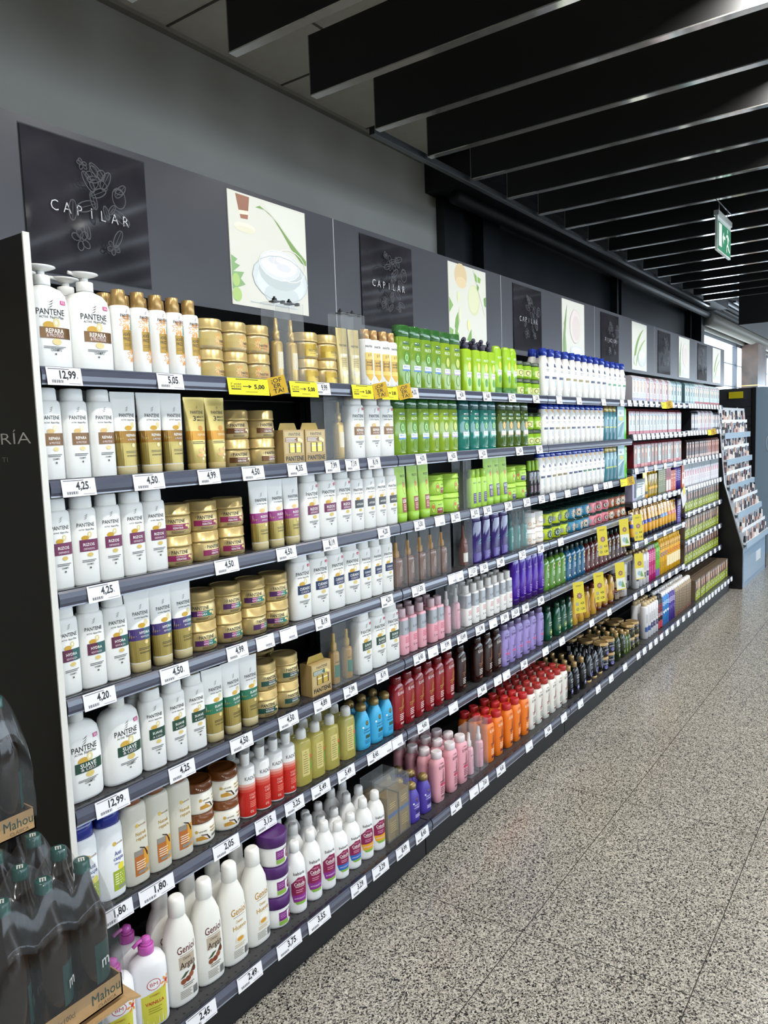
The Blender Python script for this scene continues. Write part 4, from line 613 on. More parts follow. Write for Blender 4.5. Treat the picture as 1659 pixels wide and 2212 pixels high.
# shelf height, rows deep, stack, (kind, position along the shelf in metres)
DATA = [
 ('a', 1.688, 2, 1, [('xxl_repara', 0.951), ('xxl_repara', 1.064)]),
 ('a', 1.688, 2, 1, [('frizz', 1.153), ('frizz', 1.204), ('frizz', 1.251), ('frizz', 1.299), ('frizz', 1.351)]),
 ('a', 1.688, 1, 2, [('jar_flower', 1.416), ('jar_flower', 1.510), ('jar_flower', 1.600)]),
 ('a', 1.688, 1, 1, [('safer', 1.646), ('safer', 1.708)]),
 ('a', 1.688, 1, 1, [('gold_spray', 1.646), ('gold_spray', 1.708)]),
 ('a', 1.688, 1, 2, [('jar_gold', 1.793), ('jar_gold', 1.905)]),
 ('a', 1.688, 1, 1, [('safer', 1.940), ('safer', 2.010)]),
 ('a', 1.688, 1, 1, [('goldbag', 1.940), ('goldbag', 2.010)]),
 ('a', 1.688, 1, 1, [('bond', 2.074), ('bond', 2.134), ('bond', 2.192), ('bond', 2.245)]),
 ('a', 1.445, 2, 1, [('pb_repara', 0.941), ('pb_repara', 1.003), ('pb_repara', 1.076)]),
 ('a', 1.445, 2, 1, [('tube_repara', 1.141), ('tube_repara', 1.218), ('tube_repara', 1.283)]),
 ('a', 1.445, 1, 1, [('tube_gold', 1.363), ('tube_gold', 1.431)]),
 ('a', 1.445, 1, 2, [('jar_keratin_brown', 1.519), ('jar_keratin_brown', 1.623)]),
 ('a', 1.445, 1, 1, [('carton', 1.735), ('carton', 1.841)]),
 ('a', 1.445, 1, 1, [('safer_low', 1.896), ('safer_low', 1.970)]),
 ('a', 1.445, 1, 1, [('gold_spray', 1.970)]),
 ('a', 1.445, 1, 1, [('pbl_repara', 2.058), ('pbl_repara', 2.154), ('pbl_repara', 2.232)]),
 ('a', 1.201, 1, 1, [('pb_rizos', 0.937), ('pb_rizos', 1.002), ('pb_rizos', 1.068), ('pb_rizos', 1.127), ('pb_rizos', 1.190)]),
 ('a', 1.201, 1, 2, [('jar_keratin_maroon', 1.275), ('jar_keratin_maroon', 1.377), ('jar_keratin_maroon', 1.474)]),
 ('a', 1.201, 1, 1, [('tube_rizos', 1.581), ('tube_rizos', 1.649), ('tube_rizos', 1.719)]),
 ('a', 1.201, 1, 1, [('pbl_rizos', 1.809), ('pbl_rizos', 1.904), ('pbl_rizos', 1.976)]),
 ('a', 1.201, 1, 1, [('pb_anticaida', 2.040), ('pb_anticaida', 2.106), ('pb_anticaida', 2.169), ('pb_anticaida', 2.238)]),
 ('a', 0.958, 1, 1, [('pb_hydra', 0.940), ('pb_hydra', 1.006), ('pb_hydra', 1.073)]),
 ('a', 0.958, 1, 1, [('tube_hydra', 1.156), ('tube_hydra', 1.211), ('tube_hydra', 1.285)]),
 ('a', 0.958, 1, 2, [('jar_keratin_hydra', 1.362), ('jar_keratin_hydra', 1.451), ('jar_keratin_hydra', 1.544), ('jar_keratin_hydra', 1.644)]),
 ('a', 0.958, 1, 1, [('pbl_cuidado', 1.743), ('pbl_cuidado', 1.832), ('pbl_cuidado', 1.914), ('pbl_cuidado', 2.000)]),
 ('a', 0.958, 1, 1, [('pb_cuidado', 2.078), ('pb_cuidado', 2.138), ('pb_cuidado', 2.207)]),
 ('a', 0.699, 1, 1, [('xxl_low', 0.954), ('xxl_low', 1.077)]),
 ('a', 0.699, 2, 1, [('pb_suave', 1.165), ('pb_suave', 1.234), ('pb_suave', 1.305)]),
 ('a', 0.699, 1, 1, [('tube_suave', 1.388), ('tube_suave', 1.439), ('tube_suave', 1.490)]),
 ('a', 0.699, 2, 2, [('jar_keratin_green', 1.574), ('jar_keratin_green', 1.672)]),
 ('a', 0.699, 1, 1, [('carton_suave', 1.809)]),
 ('a', 0.699, 1, 1, [('safer_low', 1.906), ('safer_low', 1.974)]),
 ('a', 0.699, 1, 1, [('oil_amber', 1.906), ('oil_amber', 1.974)]),
 ('a', 0.699, 1, 1, [('pbl_suave', 2.062), ('pbl_suave', 2.142), ('pbl_suave', 2.215)]),
 ('a', 0.430, 1, 1, [('unnia_blue', 0.941), ('unnia_blue', 1.018)]),
 ('a', 0.430, 1, 1, [('unnia_nutre', 1.076), ('unnia_nutre', 1.146), ('unnia_nutre', 1.218)]),
 ('a', 0.430, 1, 2, [('jar_unnia', 1.301), ('jar_unnia', 1.391)]),
 ('a', 0.430, 2, 1, [('kadus', 1.473), ('kadus', 1.537), ('kadus', 1.597), ('kadus', 1.653)]),
 ('a', 0.430, 5, 1, [('teatree', 1.718), ('teatree', 1.785), ('teatree', 1.857), ('teatree', 1.947)]),
 ('a', 0.430, 2, 1, [('ogx_blue', 2.037), ('ogx_blue', 2.114), ('ogx_blue', 2.199)]),
 ('a', 0.109, 2, 1, [('bm_vanilla', 0.934), ('bm_vanilla', 1.023)]),
 ('a', 0.109, 2, 1, [('geniol_argan', 1.111), ('geniol_argan', 1.213)]),
 ('a', 0.109, 2, 1, [('geniol_huevo', 1.313), ('geniol_huevo', 1.399)]),
 ('a', 0.109, 1, 3, [('jar_purple', 1.495)]),
 ('a', 0.109, 3, 1, [('babaria', 1.574), ('babaria', 1.662), ('babaria', 1.736), ('babaria_blue', 1.803), ('babaria_blue', 1.859), ('babaria_yellow', 1.921), ('babaria_yellow', 1.982)]),
 ('a', 0.109, 2, 1, [('safer_low', 2.046), ('safer_low', 2.130)]),
 ('a', 0.109, 2, 1, [('oil_carton', 2.046), ('oil_carton', 2.130)]),
 ('a', 0.109, 3, 1, [('ogx_purple', 2.207), ('ogx_purple', 2.290)]),
 ('a', 1.688, 1, 1, [('fructis', 2.303), ('fructis', 2.376), ('fructis', 2.450), ('fructis', 2.525), ('fructis_n', 2.609), ('fructis_n', 2.690)]),
 ('a', 1.688, 2, 1, [('fructis_pump', 2.831), ('fructis_pump', 2.916), ('fructis_pump', 2.977), ('fructis_pump', 3.043)]),
 ('a', 1.688, 1, 1, [('fructis_cond', 3.110), ('fructis_cond', 3.208), ('fructis_cond', 3.270)]),
 ('a', 1.688, 1, 2, [('jar_fructis', 3.345), ('jar_fructis', 3.437), ('jar_fructis', 3.534)]),
 ('a', 1.445, 1, 1, [('fructis', 2.316), ('fructis', 2.397), ('fructis', 2.476), ('fructis_n', 2.552), ('fructis_n', 2.626), ('fructis_n', 2.696)]),
 ('a', 1.445, 2, 1, [('teal', 2.795), ('teal', 2.879), ('teal', 2.963), ('teal', 3.039)]),
 ('a', 1.445, 1, 1, [('olive', 3.136), ('olive', 3.212), ('olive', 3.288), ('olive', 3.381)]),
 ('a', 1.445, 1, 2, [('jar_fructis', 3.476), ('jar_fructis', 3.575)]),
 ('a', 1.201, 1, 1, [('tube_liso', 2.316), ('tube_liso', 2.399), ('tube_liso', 2.477)]),
 ('a', 1.201, 1, 2, [('jar_liso', 2.585), ('jar_liso', 2.713)]),
 ('a', 1.201, 1, 1, [('safer_low', 2.807)]),
 ('a', 1.201, 1, 1, [('green_small', 2.909), ('green_small', 2.956), ('green_small', 3.006)]),
 ('a', 1.201, 1, 1, [('tube_rizos_f', 3.066), ('tube_rizos_f', 3.163), ('tube_rizos_f', 3.221)]),
 ('a', 1.201, 1, 2, [('jar_rizos_f', 3.295), ('jar_rizos_f', 3.408)]),
 ('a', 1.201, 1, 1, [('black_serum', 3.489), ('black_serum', 3.527), ('black_serum', 3.567)]),
 ('a', 0.958, 1, 1, [('safer_low', 2.286), ('safer_low', 2.365), ('safer_low', 2.447), ('safer_low', 2.526), ('safer_low', 2.609)]),
 ('a', 0.958, 1, 1, [('oil_pump', 2.286), ('oil_pump', 2.365), ('oil_pump', 2.447), ('oil_pump', 2.526), ('oil_pump', 2.609)]),
 ('a', 0.958, 1, 1, [('safer_low', 2.791)]),
 ('a', 0.958, 1, 1, [('dropper', 2.791)]),
 ('a', 0.958, 1, 1, [('violet_bag', 2.881), ('violet_bag', 2.970), ('violet_bag', 3.055), ('violet_bag', 3.143)]),
 ('a', 0.958, 1, 1, [('safer_low', 3.235), ('safer_low', 3.310), ('safer_low', 3.387)]),
 ('a', 0.958, 1, 1, [('teal_spray', 3.235), ('teal_spray', 3.310), ('teal_spray', 3.387)]),
 ('a', 0.958, 1, 2, [('jar_white', 3.463), ('jar_white', 3.552)]),
 ('a', 0.699, 2, 1, [('pinkserum', 2.305), ('pinkserum', 2.363), ('pinkserum', 2.426), ('pinkserum', 2.506), ('pinkserum', 2.558)]),
 ('a', 0.699, 1, 1, [('safer_low', 2.638), ('safer_low', 2.715)]),
 ('a', 0.699, 1, 1, [('pink_spray', 2.638), ('pink_spray', 2.715)]),
 ('a', 0.699, 2, 1, [('whiteserum', 2.790), ('whiteserum', 2.856), ('whiteserum', 2.919), ('whiteserum', 2.991), ('whiteserum', 3.052), ('whiteserum', 3.118), ('whiteserum', 3.180)]),
 ('a', 0.699, 1, 1, [('purple_elvive', 3.259), ('purple_elvive', 3.336), ('purple_elvive', 3.410), ('purple_elvive', 3.481), ('purple_elvive', 3.549)]),
 ('a', 0.430, 1, 1, [('red_elvive', 2.232), ('red_elvive', 2.313), ('red_elvive', 2.394), ('red_elvive', 2.469), ('red_elvive', 2.540), ('red_elvive', 2.622)]),
 ('a', 0.430, 1, 1, [('brown_elvive', 2.728), ('brown_elvive', 2.876), ('brown_elvive', 2.968), ('brown_elvive', 3.050)]),
 ('a', 0.430, 1, 1, [('lilac', 3.135), ('lilac', 3.208), ('lilac', 3.284), ('lilac', 3.362), ('lilac', 3.443), ('lilac', 3.533)]),
 ('a', 0.109, 4, 1, [('pink_elvive', 2.388), ('pink_elvive', 2.487), ('pink_elvive', 2.573)]),
 ('a', 0.109, 1, 1, [('safer_low', 2.650), ('safer_low', 2.735)]),
 ('a', 0.109, 1, 1, [('pink_spray', 2.650), ('pink_spray', 2.735)]),
 ('a', 0.109, 3, 1, [('orange', 2.804), ('orange', 2.889), ('orange', 2.988), ('orange', 3.071), ('orange', 3.155)]),
 ('a', 0.109, 4, 1, [('white_elvive', 3.232), ('white_elvive', 3.317), ('white_elvive', 3.399), ('white_elvive', 3.485), ('white_elvive', 3.562), ('white_elvive', 3.635)]),
 ('a', 1.688, 2, 1, [('hs_navy', 3.658), ('hs_navy', 3.764), ('hs_navy', 3.860), ('hs_olive', 3.940), ('hs_olive', 4.026), ('hs_olive', 4.114), ('hs_olive', 4.213), ('hs_navy', 4.323), ('hs_navy', 4.431), ('hs_navy', 4.534), ('hs_green', 4.633), ('hs_green', 4.735), ('hs_green', 4.841), ('hs_green', 4.942)]),
 ('a', 1.445, 1, 1, [('hf_navy', 3.650), ('hf_navy', 3.714), ('hf_olive', 3.781), ('hf_olive', 3.849), ('hf_olive', 3.920), ('hf_navy', 3.992), ('hf_navy', 4.066), ('hf_navy', 4.143), ('hf_navy', 4.215), ('hf_navy', 4.292), ('hf_olive', 4.360), ('hf_olive', 4.430)]),
 ('a', 1.445, 1, 1, [('tealgold', 4.521), ('tealgold', 4.604), ('tealgold', 4.680), ('tealbox', 4.802), ('brightgreen', 4.939)]),
 ('a', 1.201, 1, 1, [('hf_navy', 3.635), ('hf_navy', 3.706), ('hf_olive', 3.773), ('hf_olive', 3.842), ('hf_olive', 3.912), ('hf_navy', 3.998), ('hf_navy', 4.074), ('hf_navy', 4.144), ('hf_green', 4.216), ('hf_green', 4.290), ('hf_green', 4.364), ('hf_navy', 4.434), ('hf_navy', 4.509)]),
 ('a', 1.201, 1, 1, [('tealgold', 4.583), ('tealgold', 4.659), ('tealgold', 4.737), ('tealbox', 4.853), ('brightgreen', 4.965)]),
 ('a', 0.958, 2, 2, [('jar_lime', 3.680), ('jar_lime', 3.796), ('jar_lime', 3.908), ('jar_blue', 4.024), ('jar_blue', 4.131), ('jar_blue', 4.240), ('jar_pink', 4.359), ('jar_pink', 4.472), ('jar_pink', 4.583), ('jar_brown', 4.698), ('jar_brown', 4.805), ('jar_brown', 4.906)]),
 ('a', 0.699, 1, 1, [('herb_green', 3.624), ('herb_green', 3.696), ('herb_green', 3.769), ('herb_green', 3.842), ('herb_blue', 3.931), ('herb_blue', 4.005), ('herb_blue', 4.074), ('herb_blue', 4.145), ('herb_red', 4.211), ('herb_red', 4.282), ('herb_red', 4.348), ('herb_red', 4.415), ('herb_red', 4.483), ('herb_brown', 4.557), ('herb_brown', 4.634), ('herb_brown', 4.703), ('herb_brown', 4.774), ('herb_brown', 4.866)]),
 ('a', 0.430, 1, 1, [('green', 3.644), ('green', 3.755), ('green', 3.844), ('green', 3.919), ('honey', 4.011), ('honey', 4.103), ('honey', 4.197), ('honey', 4.303), ('honey_down', 4.405), ('honey_down', 4.507), ('honey_down', 4.608)]),
 ('a', 0.430, 2, 2, [('jar_coffee', 4.726), ('jar_coffee', 4.835)]),
 ('a', 0.430, 2, 1, [('can_white', 4.967)]),
 ('a', 0.109, 4, 1, [('black', 3.717), ('black', 3.802), ('black', 3.900)]),
 ('a', 0.109, 3, 1, [('black_oval', 4.002), ('black_oval', 4.090), ('black_oval', 4.180)]),
 ('a', 0.109, 3, 2, [('jar_black', 4.273), ('jar_black', 4.378)]),
 ('a', 0.109, 4, 1, [('darkgreen', 4.479), ('darkgreen', 4.574)]),
 ('a', 0.109, 2, 1, [('olivelow', 4.664), ('olivelow', 4.747)]),
 ('a', 0.109, 3, 2, [('jar_olive', 4.851), ('jar_olive', 4.970)]),
 ('b', 1.690, 1, 1, [('dye_silver', 5.066), ('dye_silver', 5.134), ('dye_silver', 5.204), ('dye_silver', 5.371), ('dye_pink', 5.446), ('dye_silver', 5.524), ('dye_pink', 5.603), ('dye_silver', 5.684), ('dye_pink', 5.767), ('dye_silver', 5.852), ('dye_pink', 5.940), ('dye_silver', 6.029), ('dye_teal', 6.174), ('dye_teal', 6.261), ('dye_teal', 6.349), ('dye_teal', 6.440)]),
 ('c', 1.692, 1, 1, [('dye_teal', 6.543), ('dye_teal', 6.623), ('dye_teal', 6.705), ('dye_teal', 6.788), ('dye_redfoot', 6.868), ('dye_redfoot', 6.939), ('dye_redfoot', 7.012), ('dye_redfoot', 7.086), ('dye_redfoot', 7.161), ('dye_redfoot', 7.237), ('dye_redfoot', 7.315), ('dye_redfoot', 7.395), ('dye_redfoot', 7.476), ('dye_redfoot', 7.558), ('dye_redfoot', 7.642), ('dye_redfoot', 7.728)]),
 ('b', 1.472, 1, 1, [('dye_maroon', 5.044), ('dye_maroon', 5.114), ('dye_maroon', 5.185), ('dye_maroon', 5.258), ('dye_maroon', 5.333), ('dye_maroon', 5.409), ('dye_maroon', 5.487), ('dye_maroon', 5.567), ('dye_maroon', 5.649), ('dye_maroon', 5.734), ('dye_maroon', 5.820), ('dye_maroon', 5.908), ('dye_maroon', 5.999), ('dye_maroon', 6.092), ('dye_maroon', 6.187), ('dye_maroon', 6.285), ('dye_maroon', 6.386)]),
 ('c', 1.475, 1, 1, [('dye_blackwhite', 6.562), ('dye_blackwhite', 6.622), ('dye_blackwhite', 6.683), ('dye_blackwhite', 6.746), ('dye_silver', 6.825), ('dye_pink', 6.914), ('dye_silver', 7.005), ('dye_pink', 7.099), ('dye_silver', 7.194), ('dye_pink', 7.292), ('dye_silver', 7.392), ('dye_blackwhite', 7.466), ('dye_blackwhite', 7.532), ('dye_blackwhite', 7.599), ('dye_blackwhite', 7.667), ('dye_blackwhite', 7.736)]),
 ('b', 1.252, 1, 1, [('dye_maroon_warm', 5.062), ('dye_maroon', 5.137), ('dye_maroon_warm', 5.215), ('dye_maroon_warm', 5.294), ('dye_maroon', 5.376), ('dye_maroon_warm', 5.459), ('dye_maroon_warm', 5.545), ('dye_maroon', 5.632), ('dye_maroon_warm', 5.723), ('dye_maroon_warm', 5.815), ('dye_maroon', 5.910), ('dye_maroon_warm', 6.008), ('dye_maroon_warm', 6.108), ('dye_maroon', 6.212), ('dye_maroon_warm', 6.318)]),
 ('c', 1.254, 1, 1, [('dye_brown', 6.418), ('dye_brown', 6.504), ('dye_brown', 6.592), ('dye_brown', 6.682), ('dye_brown', 6.774), ('dye_brown', 6.869), ('dye_brown', 6.965), ('dye_brown', 7.064), ('dye_brown', 7.166), ('dye_rust', 7.254), ('dye_rust', 7.344), ('dye_rust', 7.437), ('dye_rust', 7.531), ('dye_rust', 7.627), ('dye_rust', 7.725)]),
 ('b', 1.033, 1, 1, [('lavender_box', 5.040), ('clear_pack', 5.221), ('gold_tube', 5.390), ('yellow_clear', 5.501), ('yellow_clear', 5.581), ('yellow_clear', 5.662), ('olive_box', 5.746), ('olive_box', 5.813), ('olive_box', 5.881), ('red_white_box', 5.951), ('red_white_box', 6.015), ('orange_box', 6.081), ('orange_box', 6.155), ('can_purple_foam', 6.230), ('can_purple_foam', 6.293), ('can_purple_foam', 6.349)]),
 ('c', 1.033, 1, 1, [('orange_white_box', 6.451), ('pink_white_box', 6.532), ('pink_white_box', 6.608), ('pink_white_box', 6.686), ('pink_white_box', 6.765), ('pink_white_box', 6.846), ('pink_white_box', 6.928), ('pink_white_box', 7.013), ('pink_white_box', 7.098), ('pink_white_box', 7.186), ('pink_white_box', 7.276), ('pink_white_box', 7.367), ('pink_white_box', 7.461), ('pink_white_box', 7.557), ('pink_white_box', 7.654), ('pink_white_box', 7.754)]),
 ('b', 0.764, 2, 1, [('yt_blue', 5.038), ('yt_blue', 5.148), ('yt_blue', 5.251), ('yt_blue', 5.335), ('yt_blue', 5.423), ('yt_black', 5.512), ('yt_black', 5.592), ('yt_black', 5.675), ('yt_sky', 5.759), ('yt_sky', 5.839), ('yt_red', 5.921), ('yt_red', 6.005), ('yt_red', 6.090), ('purple_carton', 6.254)]),
 ('c', 0.828, 1, 1, [('lime_black', 6.484), ('lime_brown', 6.567), ('lime_brown', 6.651), ('lime_black', 6.738), ('lime_brown', 6.827), ('lime_brown', 6.917), ('lime_black', 7.010), ('lime_brown', 7.105), ('lime_brown', 7.202), ('lime_black', 7.301), ('lime_brown', 7.402), ('lime_brown', 7.506), ('lime_black', 7.613), ('lime_brown', 7.722)]),
 ('b', 0.430, 2, 1, [('can_white', 5.125), ('can_white', 5.207), ('can_white', 5.281), ('can_white', 5.356), ('can_pink', 5.444), ('can_pink', 5.501), ('can_pink', 5.552), ('can_green', 5.616), ('can_green', 5.675), ('can_yellow', 5.760), ('can_yellow', 5.841), ('can_yellow', 5.917), ('can_yellow_red', 5.994), ('can_yellow_red', 6.067), ('can_yellow_red', 6.141), ('can_yellow_red', 6.217), ('can_yellow_red', 6.294), ('can_yellow_red', 6.366)]),
 ('c', 0.603, 1, 1, [('lime_brown', 6.458), ('lime_blond', 6.542), ('lime_brown', 6.627), ('lime_brown', 6.715), ('lime_blond', 6.804), ('lime_brown', 6.896), ('lime_brown', 6.990), ('lime_blond', 7.086), ('lime_brown', 7.184), ('lime_brown', 7.284), ('lime_blond', 7.387), ('lime_brown', 7.492), ('lime_brown', 7.600), ('lime_blond', 7.711)]),
 ('c', 0.400, 1, 1, [('lime_brown', 6.461), ('lime_brown', 6.543), ('lime_red', 6.627), ('lime_brown', 6.712), ('lime_brown', 6.799), ('lime_red', 6.888), ('lime_brown', 6.979), ('lime_brown', 7.073), ('lime_red', 7.168), ('lime_brown', 7.265), ('lime_brown', 7.365), ('lime_red', 7.467), ('lime_brown', 7.572), ('lime_brown', 7.679)]),
 ('b', 0.109, 2, 1, [('can_blue_band', 5.103), ('can_blue_band', 5.183), ('can_white', 5.253), ('can_white', 5.320), ('can_white', 5.388), ('can_black', 5.457), ('can_black', 5.522), ('can_sky', 5.588), ('can_sky', 5.650), ('can_sky', 5.712), ('can_purple', 5.776), ('can_purple', 5.840), ('can_purple', 5.900), ('can_leopard', 5.967), ('can_leopard', 6.024), ('can_leopard', 6.082), ('can_leopard', 6.141), ('can_leopard', 6.201), ('can_leopard', 6.261), ('can_leopard', 6.323), ('can_leopard', 6.386), ('can_leopard', 6.450)]),
 ('c', 0.109, 3, 1, [('lime_brown', 6.607), ('lime_blond', 6.687), ('lime_brown', 6.769), ('lime_red', 6.852), ('lime_brown', 6.936), ('lime_blond', 7.023), ('lime_brown', 7.112), ('lime_red', 7.202), ('lime_brown', 7.294), ('lime_blond', 7.389), ('lime_brown', 7.485), ('lime_red', 7.584), ('lime_brown', 7.685), ('lime_blond', 7.788)]),
]
TAGS = [
 (1.688, [(0.961, '12,99', 0.083), (1.247, '5,05', 0.080), (1.833, '9,99', 0.070), (2.344, '4,55', 0.072), (2.694, '4,50', 0.072), (2.920, '4,60', 0.072), (3.161, '4,73', 0.072), (3.422, '5,50', 0.072), (3.705, '', 0.072), (3.979, '', 0.072), (4.363, '', 0.072), (4.693, '', 0.072)]),
 (1.445, [(0.976, '4,25', 0.083), (1.164, '4,50', 0.090), (1.354, '4,99', 0.075), (1.515, '4,50', 0.085), (1.698, '4,35', 0.085), (1.864, '7,99', 0.072), (1.967, '7,19', 0.072), (2.088, '8,19', 0.072), (2.386, '4,55', 0.072), (2.615, '4,55', 0.072), (2.871, '4,55', 0.072), (3.228, '4,50', 0.072), (3.451, '4,50', 0.072)]),
 (1.201, [(1.019, '4,25', 0.083), (1.398, '4,50', 0.085), (1.634, '4,50', 0.085), (1.837, '8,19', 0.072), (2.131, '4,20', 0.072), (2.360, '5,50', 0.072), (2.506, '', 0.072), (2.628, '8,02', 0.072), (2.790, '8,02', 0.072), (2.902, '8,02', 0.072), (3.103, '5,50', 0.072), (3.299, '3,32', 0.072), (3.470, '3,32', 0.072), (3.606, '', 0.072), (3.802, '', 0.072), (3.994, '', 0.072), (4.223, '', 0.072), (4.385, '', 0.072), (4.466, '', 0.072)]),
 (0.958, [(0.989, '4,20', 0.083), (1.204, '4,50', 0.090), (1.419, '4,99', 0.078), (1.528, '', 0.072), (1.626, '', 0.072), (1.784, '8,19', 0.072), (2.136, '4,20', 0.072), (2.340, '11,55', 0.090), (2.593, '', 0.072), (2.642, '', 0.072), (2.758, '11,57', 0.072), (2.857, '9,50', 0.072), (3.014, '4,89', 0.072), (3.239, '8,12', 0.072), (3.450, '3,88', 0.072), (3.701, '', 0.072)]),
 (0.699, [(1.002, '12,99', 0.090), (1.207, '4,25', 0.083), (1.416, '4,50', 0.085), (1.608, '4,50', 0.085), (1.764, '4,89', 0.080), (1.909, '7,99', 0.072), (2.089, '8,19', 0.072), (2.332, '6,45', 0.080), (2.428, '', 0.072), (2.526, '9,99', 0.080), (2.655, '10,49', 0.080), (2.811, '5,98', 0.080), (2.931, '', 0.072), (3.044, '8,90', 0.080), (3.154, '10,35', 0.080), (3.264, '4,60', 0.072), (3.441, '4,80', 0.072)]),
 (0.430, [(0.991, '1,80', 0.090), (1.107, '1,80', 0.105), (1.339, '2,05', 0.095), (1.492, '3,15', 0.085), (1.616, '3,25', 0.085), (1.740, '5,49', 0.090), (1.870, '5,49', 0.090), (2.026, '8,45', 0.080), (2.101, '', 0.072), (2.168, '', 0.072), (2.343, '4,60', 0.080), (2.570, '', 0.072), (2.815, '4,60', 0.080), (2.964, '', 0.072), (3.051, '', 0.072), (3.238, '4,60', 0.072), (3.488, '', 0.072), (3.703, '', 0.072), (4.140, '', 0.072), (4.437, '', 0.072)]),
 (0.109, [(1.141, '2,45', 0.095), (1.308, '2,49', 0.090), (1.463, '3,75', 0.100), (1.594, '3,55', 0.100), (1.788, '3,29', 0.080), (1.907, '3,29', 0.090), (2.039, '8,99', 0.080), (2.163, '8,45', 0.085), (2.405, '4,60', 0.080), (2.548, '', 0.072), (2.631, '7,63', 0.080), (2.785, '4,60', 0.080), (3.067, '', 0.072), (3.281, '4,60', 0.080), (3.476, '', 0.072), (3.701, '', 0.072), (3.963, '', 0.072), (4.175, '', 0.072), (4.422, '', 0.072), (4.684, '', 0.072), (4.809, '', 0.072)]),
 (1.690, [(4.837, '', 0.072), (4.948, '', 0.072), (5.063, '', 0.072), (5.182, '', 0.072), (5.307, '', 0.072), (5.436, '', 0.072), (5.570, '', 0.072), (5.711, '', 0.072), (5.857, '', 0.072), (6.010, '', 0.072), (6.169, '', 0.072)]),
 (1.472, [(4.948, '', 0.072), (5.042, '', 0.072), (5.139, '', 0.072), (5.239, '', 0.072), (5.343, '', 0.072), (5.450, '', 0.072), (5.560, '', 0.072), (5.674, '', 0.072), (5.792, '', 0.072), (5.915, '', 0.072), (6.041, '', 0.072), (6.173, '', 0.072)]),
 (1.252, [(4.976, '', 0.072), (5.183, '', 0.072), (5.405, '', 0.072), (5.644, '', 0.072), (5.900, '', 0.072), (6.176, '', 0.072)]),
 (1.033, [(4.936, '', 0.072), (5.041, '', 0.072), (5.149, '', 0.072), (5.262, '', 0.072), (5.379, '', 0.072), (5.500, '', 0.072), (5.626, '', 0.072), (5.756, '', 0.072), (5.892, '', 0.072), (6.033, '', 0.072), (6.180, '', 0.072)]),
 (0.764, [(4.973, '', 0.072), (5.178, '', 0.072), (5.397, '', 0.072), (5.632, '', 0.072), (5.884, '', 0.072), (6.156, '', 0.072)]),
 (0.430, [(4.941, '', 0.072), (5.090, '', 0.072), (5.246, '', 0.072), (5.411, '', 0.072), (5.584, '', 0.072), (5.766, '', 0.072), (5.958, '', 0.072), (6.161, '', 0.072)]),
 (0.109, [(4.940, '', 0.072), (5.064, '', 0.072), (5.194, '', 0.072), (5.329, '', 0.072), (5.471, '', 0.072), (5.618, '', 0.072), (5.772, '', 0.072), (5.933, '', 0.072), (6.102, '', 0.072)]),
 (1.692, [(6.339, '', 0.072), (6.427, '', 0.072), (6.517, '', 0.072), (6.609, '', 0.072), (6.704, '', 0.072), (6.801, '', 0.072), (6.900, '', 0.072), (7.002, '', 0.072), (7.106, '', 0.072), (7.213, '', 0.072), (7.323, '', 0.072), (7.436, '', 0.072)]),
 (1.475, [(6.314, '', 0.072), (6.404, '', 0.072), (6.497, '', 0.072), (6.592, '', 0.072), (6.689, '', 0.072), (6.789, '', 0.072), (6.891, '', 0.072), (6.996, '', 0.072), (7.104, '', 0.072), (7.215, '', 0.072), (7.328, '', 0.072), (7.445, '', 0.072)]),
 (1.254, [(6.318, '', 0.072), (6.429, '', 0.072), (6.544, '', 0.072), (6.662, '', 0.072), (6.784, '', 0.072), (6.909, '', 0.072), (7.039, '', 0.072), (7.173, '', 0.072), (7.311, '', 0.072), (7.454, '', 0.072)]),
 (1.033, [(6.322, '', 0.072), (6.406, '', 0.072), (6.491, '', 0.072), (6.578, '', 0.072), (6.668, '', 0.072), (6.759, '', 0.072), (6.852, '', 0.072), (6.948, '', 0.072), (7.046, '', 0.072), (7.146, '', 0.072), (7.249, '', 0.072), (7.355, '', 0.072), (7.463, '', 0.072)]),
 (0.828, [(6.326, '', 0.072), (6.490, '', 0.072), (6.662, '', 0.072), (6.841, '', 0.072), (7.029, '', 0.072), (7.226, '', 0.072), (7.432, '', 0.072)]),
 (0.603, [(6.330, '', 0.072), (6.471, '', 0.072), (6.618, '', 0.072), (6.770, '', 0.072), (6.928, '', 0.072), (7.092, '', 0.072), (7.263, '', 0.072), (7.441, '', 0.072)]),
 (0.400, [(6.334, '', 0.072), (6.476, '', 0.072), (6.623, '', 0.072), (6.775, '', 0.072), (6.934, '', 0.072), (7.099, '', 0.072), (7.270, '', 0.072), (7.449, '', 0.072)]),
 (0.109, [(6.280, '', 0.072), (6.386, '', 0.072), (6.494, '', 0.072), (6.605, '', 0.072), (6.720, '', 0.072), (6.838, '', 0.072), (6.960, '', 0.072), (7.085, '', 0.072), (7.215, '', 0.072), (7.348, '', 0.072), (7.486, '', 0.072)]),
]
